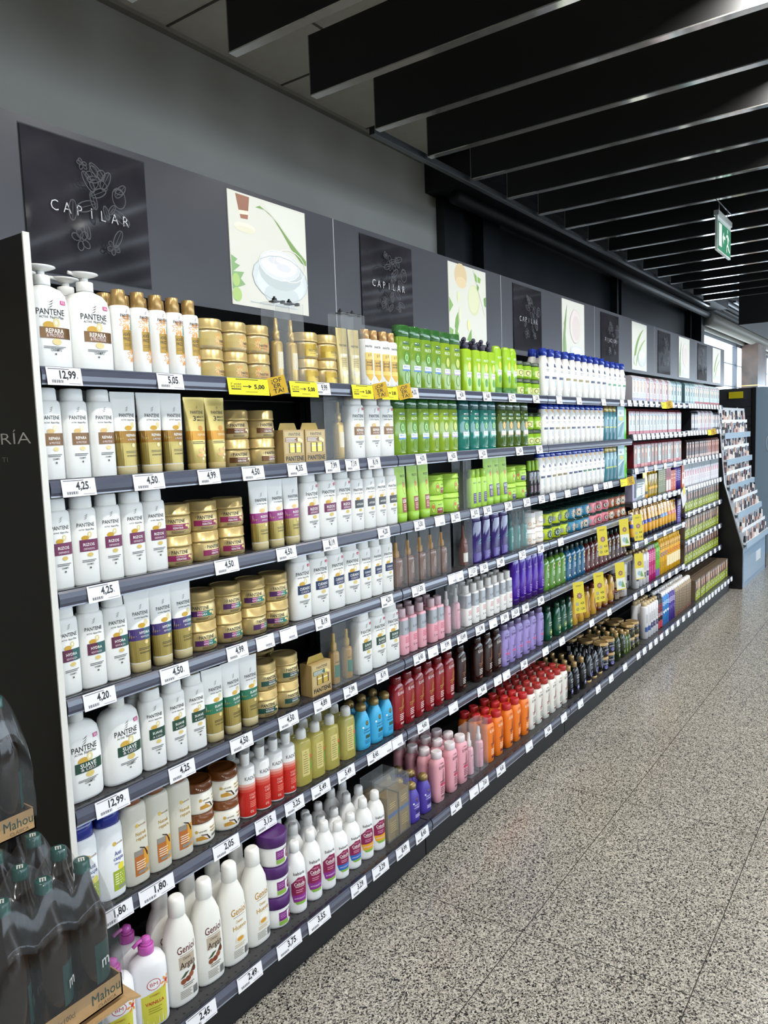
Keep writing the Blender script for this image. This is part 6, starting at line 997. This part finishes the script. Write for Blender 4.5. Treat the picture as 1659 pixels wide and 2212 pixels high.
for i, (tn, x, y, z, r, s, stack, zl, sc) in enumerate(LOG):
    b = bay_of(x); zs = ZL['aaabc'[b]]; j = min(range(len(zs)), key=lambda q: abs(zs[q]-zl)); q, n = order[i]
    lab = ' '.join(w for w in [SN[stack][s], DESC[tn]] if w)
    ex = ([ORDW[q]+' from left'] if n > 1 else []) + ([RN[r]] if r else []) + ['%s shelf of %s bay' % (SHELFN[len(zs)][j], BAYN[b])]
    lab = lab + ', ' + ', '.join(ex)
    flat_front = 'box' in tn or 'dye' in tn or 'lime_' in tn or 'carton' in tn or 'safer' in tn
    rz = random.uniform(-.015, .015) if flat_front else random.uniform(-.16, .0)
    if tn.startswith('jar_'): rz = random.uniform(-.95, -.25)
    elif tn in ('babaria', 'babaria_blue', 'babaria_yellow', 'frizz', 'bond', 'kadus', 'bm_vanilla') or tn.startswith('can_'): rz = random.uniform(-.55, -.35)
    product(tn, x, y, z, lab, DESC[tn].replace(',', '')+' on the %s shelf' % SHELFN[len(zs)][j], rz).scale = (1, 1, sc)

# ================================================================== price labels
def price_tag(x, z, text, base, w=.074, kind='white'):
    y = DB if base else D
    e = empty('price_label', (x, y-.0052, z+.0165)); e.rotation_euler = (math.radians(-8), 0, 0)
    m = MB(); a = w*50; c = {'white': '#e9e8ec', 'yellow': '#e6d420', 'blank': '#e9e8ec'}[kind]
    hgt = 1.95
    m.box((-a, -.02, -hgt), (a, .02, hgt), c+'p')
    ds = []
    if text:
        ds += [('t', text, a*.2, -.45, 1.75, .74*len(text)*(a/3.7)**.5, '#101014'), ('t', '€', a*.2+.40*len(text)*(a/3.7)**.5+.15, -.45, .4, .3, '#15151a'), ('b', -a*.75, -a*.1, -1.45, -.8, '#2a2a30')]
    else: ds += [('b', a*.0, a*.7, -1.3, -.7, '#2a2a30')]
    ds += [('l', -a*.9, a*.3, 1.5, 1, .3, .18, '#6a6a74')]
    ds += [('l', a*.2, a*.9, -1.6, 1, .3, .12, '#8a8a90')]
    decals(m, Surf([(0, 1, .03)], None, .01), ds); m.v = [(p*.01, q*.01, r*.01) for p, q, r in m.v]
    o = m.build('card', e); return e
tcount = {}
TL = []
for z, items in TAGS:
    for x, s, w in items: TL.append((x, z, s, w))
for x, z, s, w in TL: tcount.setdefault((s, bay_of(x), z), []).append(x)
for v in tcount.values(): v.sort()
PROTO = {}
for x, z, s, w in TL:
    b = bay_of(x); zs = ZL['aaabc'[b]]; j = min(range(len(zs)), key=lambda q: abs(zs[q]-z)); v = tcount[(s, b, z)]
    key = (s, w)
    base = z < .2; y = DB if base else D
    if key in PROTO:
        src = PROTO[key]; e = src.copy(); C.objects.link(e); e.location = (x, y-.0052, z+.0165)
        for ch in src.children: c2 = ch.copy(); C.objects.link(c2); c2.parent = e
    else: e = price_tag(x, z, s, base, w); PROTO[key] = e
    o = (' %s from left' % ORDW[min(19, v.index(x))]) if len(v) > 1 else ''
    tag(e, ('white price label reading %s,%s on %s shelf of %s bay' % (s, o, SHELFN[len(zs)][j], BAYN[b])) if s else ('white label with barcode,%s on %s shelf strip of %s bay' % (o, SHELFN[len(zs)][j], BAYN[b])), 'price label', 'price labels on the shelf strips')
# yellow offer labels with folded flaps
def offer(x, z, w, price, lab, flap=True, long=True, base=False):
    e = empty('offer_label', (x, D-.008, z+.013)); e.rotation_euler = (math.radians(-8), 0, 0); tag(e, lab, 'offer label', 'yellow offer labels')
    a = w*50; m = MB(); m.box((-a, -.02, -2.4), (a, .02, 2.2), '#e8dc1ep')
    ds = [('l', -a*.6, a*.5, 1.75, 1, .3, .22, '#3a3a10')]
    ds += [('t', '2ª unidad', -a*.62, .35, .5, a*.5, '#25250a'), ('t', '50% DTO', -a*.62, -.45, .55, a*.5, '#25250a'), ('r', -a*.86, -a*.4, -1.0, -.7, '#25250a'), ('q', [(-a*.3, -.15), (a*.1, -.15), (a*.1, .05), (-a*.3, .05)], '#25250a'), ('q', [(-a*.02, .45), (a*.14, -.05), (-a*.02, -.55), (-a*.02, -.3), (a*.06, -.05), (-a*.02, .2)], '#25250a'),
           ('l', -a*.2, a*.4, -1.6, 1, .3, .16, '#8a8420')]
    if price: ds.append(('t', price, a*.52, -.6, 1.2, a*.52, '#15150a'))
    decals(m, Surf([(0, 1, .03)], None, .01), ds); m.v = [(p*.01, q*.01, r*.01) for p, q, r in m.v]; m.build('card', e)
    if flap:
        f = MB(); f.box((0, -.02, -2.6), (5.2, .02, 2.6), '#d0aa1ep')
        decals(f, Surf([(0, 1, .03)], None, .01), [('t', '¡OF', 2.6, .9, 1.25, 3.0, '#1a1608'), ('t', 'ER', 2.6, -.6, 1.25, 2.2, '#1a1608'), ('t', 'TA!', 2.6, -2.1, 1.25, 3.0, '#1a1608')])
        f.v = [(p*.01, q*.01, r*.01) for p, q, r in f.v]; o = f.build('flap', e, (w/2, -.0005, 0)); o.rotation_euler = (0, math.radians(-6), math.radians(-38))
    return e
offer(1.512, 1.688, .155, '5,00', 'yellow offer label with folded flap under the blossom jars')
offer(1.742, 1.688, .125, '5,00', 'yellow offer label without flap, left of the 9,99 price', flap=False)
offer(2.035, 1.688, .115, '5,00', 'yellow offer label with flap under the clear box with gold pouch')
offer(2.19, 1.688, .10, '3,00', 'yellow offer label with flap at the right end of first bay top shelf')
offer(5.60, 1.690, .12, '', 'yellow offer label with flap on top shelf of fourth bay')
offer(7.0, 1.475, .12, '', 'yellow offer label with flap on second shelf of fifth bay')
offer(4.71, 1.201, .13, '', 'yellow offer label with flap on third shelf of third bay')
def strip(x, z, lab, white=False, dark=False):
    e = empty('promotion_strip', (x, D-.03, z+.03)); e.rotation_euler = (math.radians(-2), math.radians(-4), math.radians(-38)); tag(e, lab, 'promotion strip', 'yellow strips hanging from the shelf edges')
    m = MB(); m.box((-3.3, -.02, -16.4), (3.3, .02, .6), '#dccb3ap'); ds = [('l', -1.6, 2, -1.4, 2, .5, .25, '#7a6a20'), ('f', .2, -7, 1.9, 9, '#7a3a6c'), ('e', .2, -7, .6, .6, '#c890a8'), ('t', '4,25', 1.6, -11.6, 1.1, 2.2, '#2a2610'), ('t', '1,25', 1.6, -14.6, 1.1, 2.2, '#2a2610'), ('r', -2.4, -.6, -12.2, -10.4, '#b0a890'), ('f', -1.5, -14.2, 1.1, 6, '#3a4a7a')]
    if white: ds = [('r', -3.0, 3.0, -15.8, -9, '#dfe4dc'), ('e', -.5, -12.4, 1.4, 1.6, '#9ab8c8'), ('q', [(0, -14.6), (1.2, -10.6), (2.6, -15)], '#7ca04a'), ('f', .2, -6, 1.8, 9, '#7a3a6c')]
    decals(m, Surf([(0, 1, .03)], None, .01), ds); m.v = [(p*.01, q*.01, r*.01) for p, q, r in m.v]; m.build('card', e)
strip(3.87, .699, 'yellow hanging strip over the dark green bottles, fifth shelf of third bay'); strip(4.18, .699, 'yellow hanging strip beside the honey bottles, second on fifth shelf')
strip(4.55, .699, 'yellow and white hanging strip over inverted honey bottles', True); strip(4.93, .699, 'yellow hanging strip at right end of third bay fifth shelf', True)
strip(4.24, .958, 'yellow hanging strip over the blue and wine bottles'); strip(4.63, .958, 'yellow and white hanging strip under the rust brown jars', True); strip(4.9, .958, 'yellow hanging strip at right end of third bay fourth shelf')
e = empty('promotion_strip', (6.1, D-.012, 1.033+.03)); e.rotation_euler = (0, math.radians(-28), 0); tag(e, 'white and yellow card hanging askew in the fourth bay', 'promotion strip')
m = MB(); m.box((-.06, -.0003, -.14), (.06, .0003, .0), '#d8d4dcp'); m.box((-.0, -.0008, -.06), (.06, -.0003, .0), '#e0d050p'); m.build('card', e)

# ================================================================== hanging exit sign
t = empty('exit_sign', (5.815, 1.188, 1.2936+H)); t.scale = (1.32, 1.32, 1.32); tag(t, 'green emergency exit sign with running figure hanging below the baffles', 'exit sign')
m = MB(); m.box((-.165, -.012, .08), (.165, .012, .105), '#b8bcb8m'); m.build('top_rail', t)
m = MB(); m.box((-.16, -.006, -.09), (.16, .006, .08), '#c8d2ccg'); m.build('acrylic_plate', t)
m = MB(); m.box((-15, 0, -8.2), (15, .05, 5.6), '#1f7a54'); fs = Surf([(0, 1, 0)], None, .02)
decals(m, fs, [('r', -13.4, -6.6, -6.4, 5, '#dfe8de'), ('q', [(-4.8, -1), (-1.8, 2.6), (-1.8, .2), (1.6, .2), (1.6, -1.4), (-1.8, -1.4), (-1.8, -4.2)], '#dfe8de'), ('e', 7.2, 4.0, 1.1, 1.1, '#dfe8de'), ('q', [(5.4, 2.4), (8.4, 2.2), (9.6, -1.6), (7.6, -2.4)], '#dfe8de'), ('q', [(5.4, 2.4), (3.2, 1.0), (3.8, .2), (6.4, 1.2)], '#dfe8de'), ('q', [(8.2, 2.2), (11.2, .2), (10.6, -.6), (8.2, 1)], '#dfe8de'), ('q', [(7.6, -2), (4.6, -3.8), (4.8, -7.2), (5.8, -7.2), (5.8, -4.6), (9, -3)], '#dfe8de'), ('q', [(8.2, -2), (10, -4), (13.4, -5.6), (13, -6.6), (9.4, -5.4), (7.4, -3)], '#dfe8de')])
m.v = [(p*.01, q*.01-.0075, r*.01) for p, q, r in m.v]; m.build('pictogram', t)
m = MB()
for x in (-.1, .1): m.tube([(x, 0, .105), (x, 0, .157)], .0018, '#8a8a8am', 6)
m.tube([(-.176, 0, .157), (.224, 0, .157)], .003, '#6a6a6am', 6)
m.build('suspension_wires', t)

# ================================================================== shrink-wrapped bottle packs, lower left
def pack(x0, y0, zb, lab, three=3, seed=0):
    P = .0795; y0 = y0; t = empty('beer_bottle_pack', (x0-P, y0+P/2, zb)); tag(t, lab, 'bottle pack', 'shrink-wrapped packs of brown bottles')
    cs = [(-P*(i-1)*1.0, P*(j-.5)) for j in range(2) for i in range(3)]
    for cx, cy in cs:
        if 'bot' not in pack.__dict__:
            m = MB(); lathe(m, [(.006, .030, .030), (.010, .037, .037), (.15, .0375, .0375), (.17, .036, .036), (.20, .027, .027), (.225, .019, .019), (.25, .0145, .0145), (.268, .0135, .0135)], 2, '#1c0e07g', 24)
            decals(m, Surf([(.01, .037, .037), (.15, .0375, .0375)], 2, .0004), [('r', -.02, .024, .045, .125, '#153f3c')])
            vs, fs, w0 = text_geo('m'); m.add([(q[0]*.03, -.0395, .075+q[1]*.035) for q in vs], fs, '#d8dcd8'); pack.bot = m.mesh('bottle')
            m = MB(); lathe(m, [(.262, .0145, .0145), (.264, .016, .016), (.268, .0158, .0158), (.270, .0150, .0150), (.2835, .0150, .0150), (.2855, .0135, .0135)], 2, '#14504ag', 20)
            for q in (-.0045, 0, .0045): m.box((q-.0013, -.007, .2855), (q+.0013, .006, .2859), '#e6e8e4')
            m.box((-.006, .0045, .2855), (.006, .007, .2859), '#e6e8e4'); pack.cap = m.mesh('cap')
        b = bpy.data.objects.new('bottle', pack.bot); C.objects.link(b); b.parent = t; b.location = (cx, cy, .004); b.rotation_euler = (0, 0, random.uniform(.3, 1.2))
        c = bpy.data.objects.new('cap', pack.cap); C.objects.link(c); c.parent = b; c.rotation_euler = (0, 0, -b.rotation_euler.z-.5)
    L, Wd = P*1.5+.002, P+.002
    m = MB(); m.box((-L, -Wd, 0), (L, Wd, .003), CARD)
    for a, b2 in (((-L, -Wd, 0), (L, -Wd+.003, .045)), ((-L, Wd-.003, 0), (L, Wd, .045)), ((-L, -Wd, 0), (-L+.003, Wd, .045)), ((L-.003, -Wd, 0), (L, Wd, .045))): m.box(a, b2, CARD)
    for s, cx, cz, h, w in (('Mahou', .085, .018, .021, .062), ('CLÁSICA', .086, .006, .007, .04), ('6x100cl', .0, .022, .011, .036), ('Mahou', -.075, .018, .021, .062), ('CLÁSICA', -.074, .006, .007, .04)):
        vs, fs, w0 = text_geo(s, 0); m.add([(cx+q[0]*w/w0, -Wd-.0006, cz+q[1]*h/.72) for q in vs], fs, '#2b4a44' if s == 'Mahou' else '#6a5a44')
    m.build('cardboard_tray', t)
    # stretched film: drapes from cap to cap and falls straight down the sides
    m = MB(); nx, ny = 60, 40; Lf, Wf = L+.003, Wd+.003; vs = []; fs = []
    def hz(x, y):
        h = .15
        for cx, cy in cs:
            d = math.hypot(x-cx, y-cy); h = max(h, .2915-max(0, d-.015)*1.25+max(0, d-.03)*max(0, d-.03)*4)
        ex = max(0, abs(x)-(Lf-.035))/.035; ey = max(0, abs(y)-(Wf-.035))/.035
        return h - .055*(ex*ex) - .055*(ey*ey) + .0012*math.sin(x*160+y*70)
    for j in range(ny+1):
        for i in range(nx+1):
            x = -Lf+2*Lf*i/nx; y = -Wf+2*Wf*j/ny; vs.append((x, y, hz(x, y)))
    for j in range(ny):
        for i in range(nx): k = j*(nx+1)+i; fs.append((k, k+1, k+nx+2, k+nx+1))
    rim = [i for i in range(nx+1)]+[(j+1)*(nx+1)-1 for j in range(1, ny+1)]+[ny*(nx+1)+i for i in range(nx-1, -1, -1)]+[j*(nx+1) for j in range(ny-1, 0, -1)]
    n = len(rim); b0 = len(vs); lev = 4
    for l in range(1, lev+1):
        for q, k in enumerate(rim):
            x, y, z = vs[k]; f = l/lev; zz = z*(1-f)+.028*f; w = .0016*math.sin(q*1.3+l*2.1)*(1 if l < lev else .2); r = math.hypot(x, y); vs.append((x+w*x/r, y+w*y/r, zz))
    for l in range(lev):
        for q in range(n):
            q2 = (q+1) % n; a = rim[q] if l == 0 else b0+(l-1)*n+q; b3 = rim[q2] if l == 0 else b0+(l-1)*n+q2
            fs.append((a, b3, b0+l*n+q2, b0+l*n+q))
    m.add(vs, fs, FILM, True); m.build('shrink_film', t)
    return t
FILM, nt_, b_ = newmat('clear_shrink_film', .13, lin('#6a6e70')); b_.inputs['Alpha'].default_value = .19; b_.inputs['Coat Weight'].default_value = .8; b_.inputs['Coat Roughness'].default_value = .08; b_.inputs['Specular IOR Level'].default_value = .9
Z1, Z2, Z3 = .1405, .4645, .757
pack(.783, 1.313, Z2, 'wrapped six-pack of brown bottles nearest the camera, in the middle layer')
pack(.783, 1.486, Z2, 'wrapped six-pack of brown bottles behind the nearest pack, in middle layer')
pack(.758, 1.543, Z3, 'wrapped six-pack of brown bottles on the topmost layer by the panel')
pack(.783, 1.313, Z1, 'wrapped six-pack of brown bottles in the lowest layer near the camera')
pack(.783, 1.486, Z1, 'wrapped six-pack of brown bottles in the lowest layer, behind')
t = empty('cardboard_sheet', (.70, 1.43, .445)); tag(t, 'bent brown cardboard sheet between the lower and middle pack layers', 'cardboard sheet')
m = MB(); m.prism([(-.15, .004), (.13, .004), (.158, -.006), (.158, -.002), (.13, .010), (-.15, .010)], 'y', -.168, .17, CARD)
m.build('sheet', t)
t = empty('pallet', (.70, 1.43, 0)); tag(t, 'low wooden pallet under the wrapped bottle packs', 'pallet')
m = MB()
for k in range(5): m.box((-.16, -.18+.075*k, .118), (.16, -.12+.075*k, .139), '#9a7a52p')
m.build('deck_boards', t); m = MB()
for x in (-.14, 0, .12): m.box((x-.02, -.18, 0), (x+.02, .18, .118), '#8a6c48p')
m.build('bearers', t)

# ================================================================== cosmetics display and slat wall at the far end
t = empty('cosmetics_display', (7.66, 1.7, 0)); tag(t, 'sloping make-up tester display with black side at end of shelving', 'display stand')
prof = [(-.33, 0), (.29, 0), (.29, 1.72), (-.10, 1.72), (-.16, 1.0), (-.33, .39)]
m = MB(); m.prism(prof, 'x', 0, .02, '#0c0c12'); m.build('side_panel', t)
m = MB(); m.prism(prof, 'x', 1.28, 1.30, '#0c0c12'); m.build('side_panel', t)
m = MB(); m.box((.02, -.325, 0), (1.28, .25, .385), '#7f94a8'); m.box((.06, -.33, .05), (1.24, -.325, .33), '#9db4c8g'); m.box((.7, -.333, .16), (.95, -.33, .26), '#cfd4d8'); m.build('base_cabinet', t)
m = MB(); m.prism([(-.33, .385), (-.16, 1.0), (-.10, 1.715), (-.05, 1.715), (-.05, .385)], 'x', .02, 1.28, '#b9bdc2'); m.build('sloping_rack', t)
m = MB(); m.tube([(-.002, -.335, .385), (-.002, -.165, 1.0), (-.002, -.105, 1.72)], .008, '#b8bcc4m', 6); m.build('edge_trim', t)
tiers = [(.42, -.322), (.70, -.245), (.96, -.172), (1.2, -.145), (1.45, -.125)]
cols = ['#1a1a20', '#e6e2de', '#c8a898', '#8a8c94m', '#3c2c34', '#d8c4bc', '#6a4c50']
k = 0
for ti, (tz, ty) in enumerate(tiers):
    m = MB(); m.box((.02, ty-.035, tz), (1.28, ty+.03, tz+.02), '#dfe6ec'); m.box((.02, ty-.04, tz-.035), (1.28, ty-.035, tz+.02), '#93a8b8'); m.build('tier', t)
    nn = 16
    for rr in range(2):
        zt = tz+.0205 if not rr else tz+.135; yt = ty-.008 if not rr else ty+(.028 if ti < 2 else .018)
        if rr: m = MB(); m.box((.03, yt-.022, zt-.008), (1.26, yt+.05, zt-.0005), '#c9d0d6'); m.box((.03, yt-.026, zt-.02), (1.26, yt-.022, zt+.012), '#e4e6e8'); m.build('step', t)
        for i in range(nn):
            x = .06+1.18*i/nn; c = cols[(i*3+ti*2+(i//4)+rr*2) % len(cols)]; h = .06+.045*((i*7+ti*3+rr) % 4)/3
            tt = empty('make_up_tester', (7.66+x, 1.7+yt-.006, zt)); tag(tt, 'slim make-up tester, %s from left, %s row on %s tier of display' % (ORDW[i], ['front', 'back'][rr], ['lowest', 'second', 'third', 'fourth', 'top'][ti]), 'make-up tester', 'make-up testers on the sloping display')
            q = MB(); lathe(q, [(0, .016, .012), (h*.5, .017, .012)], 3, c, 10); q.build('base', tt); q = MB(); lathe(q, [(h*.5, .014, .010), (h, .013, .009)], 3, cols[(i+ti) % len(cols)], 10); q.build('cap', tt)
t = empty('slat_wall_stand', (10.0, 1.7, 0)); tag(t, 'dark slat wall stand with empty hooks beyond the make-up display', 'display stand')
m = MB(); m.box((0, 0, 0), (.05, .55, 1.98), '#3c3e44'); m.build('back_board', t)
m = MB()
for k in range(14): m.box((-.012, .01, .2+.12*k), (0, .54, .285+.12*k), '#2f3137')
m.build('slats', t)
m = MB(); m.box((-.03, -.0, 1.0), (-.012, .5, 1.04), '#9a9ca2'); m.tube([(-.03, .16, 1.75), (-.05, .26, 1.3), (-.05, .3, .95)], .008, '#c8c8c8', 6); m.build('bracket', t)
m = MB(); m.box((-.02, .1, 1.86), (-.014, .26, 1.94), '#d8c820'); m.build('yellow_note', t)
m = MB(); m.box((-.02, -.04, 0), (.06, 0, 1.98), '#141418'); m.build('frame_post', t)
t = empty('upright_cabinet', (10.0, 1.3, 0)); tag(t, 'pale blue-grey upright cabinet at the right picture edge', 'cabinet')
m = MB(); m.box((0, -.5, 0), (.5, .36, 1.98), '#8fa6b8g'); m.build('body', t)
m = MB(); decals(m, Surf([(0, 1, 0)], None, .0), [('o', 0, 0, .11, .15, .012, '#b4c6d4'), ('r', -.05, .05, -.01, .01, '#b4c6d4')]); m.v = [(-.003, p, r) for p, q, r in m.v]; m.build('emblem', t, (0, .14, 1.32))
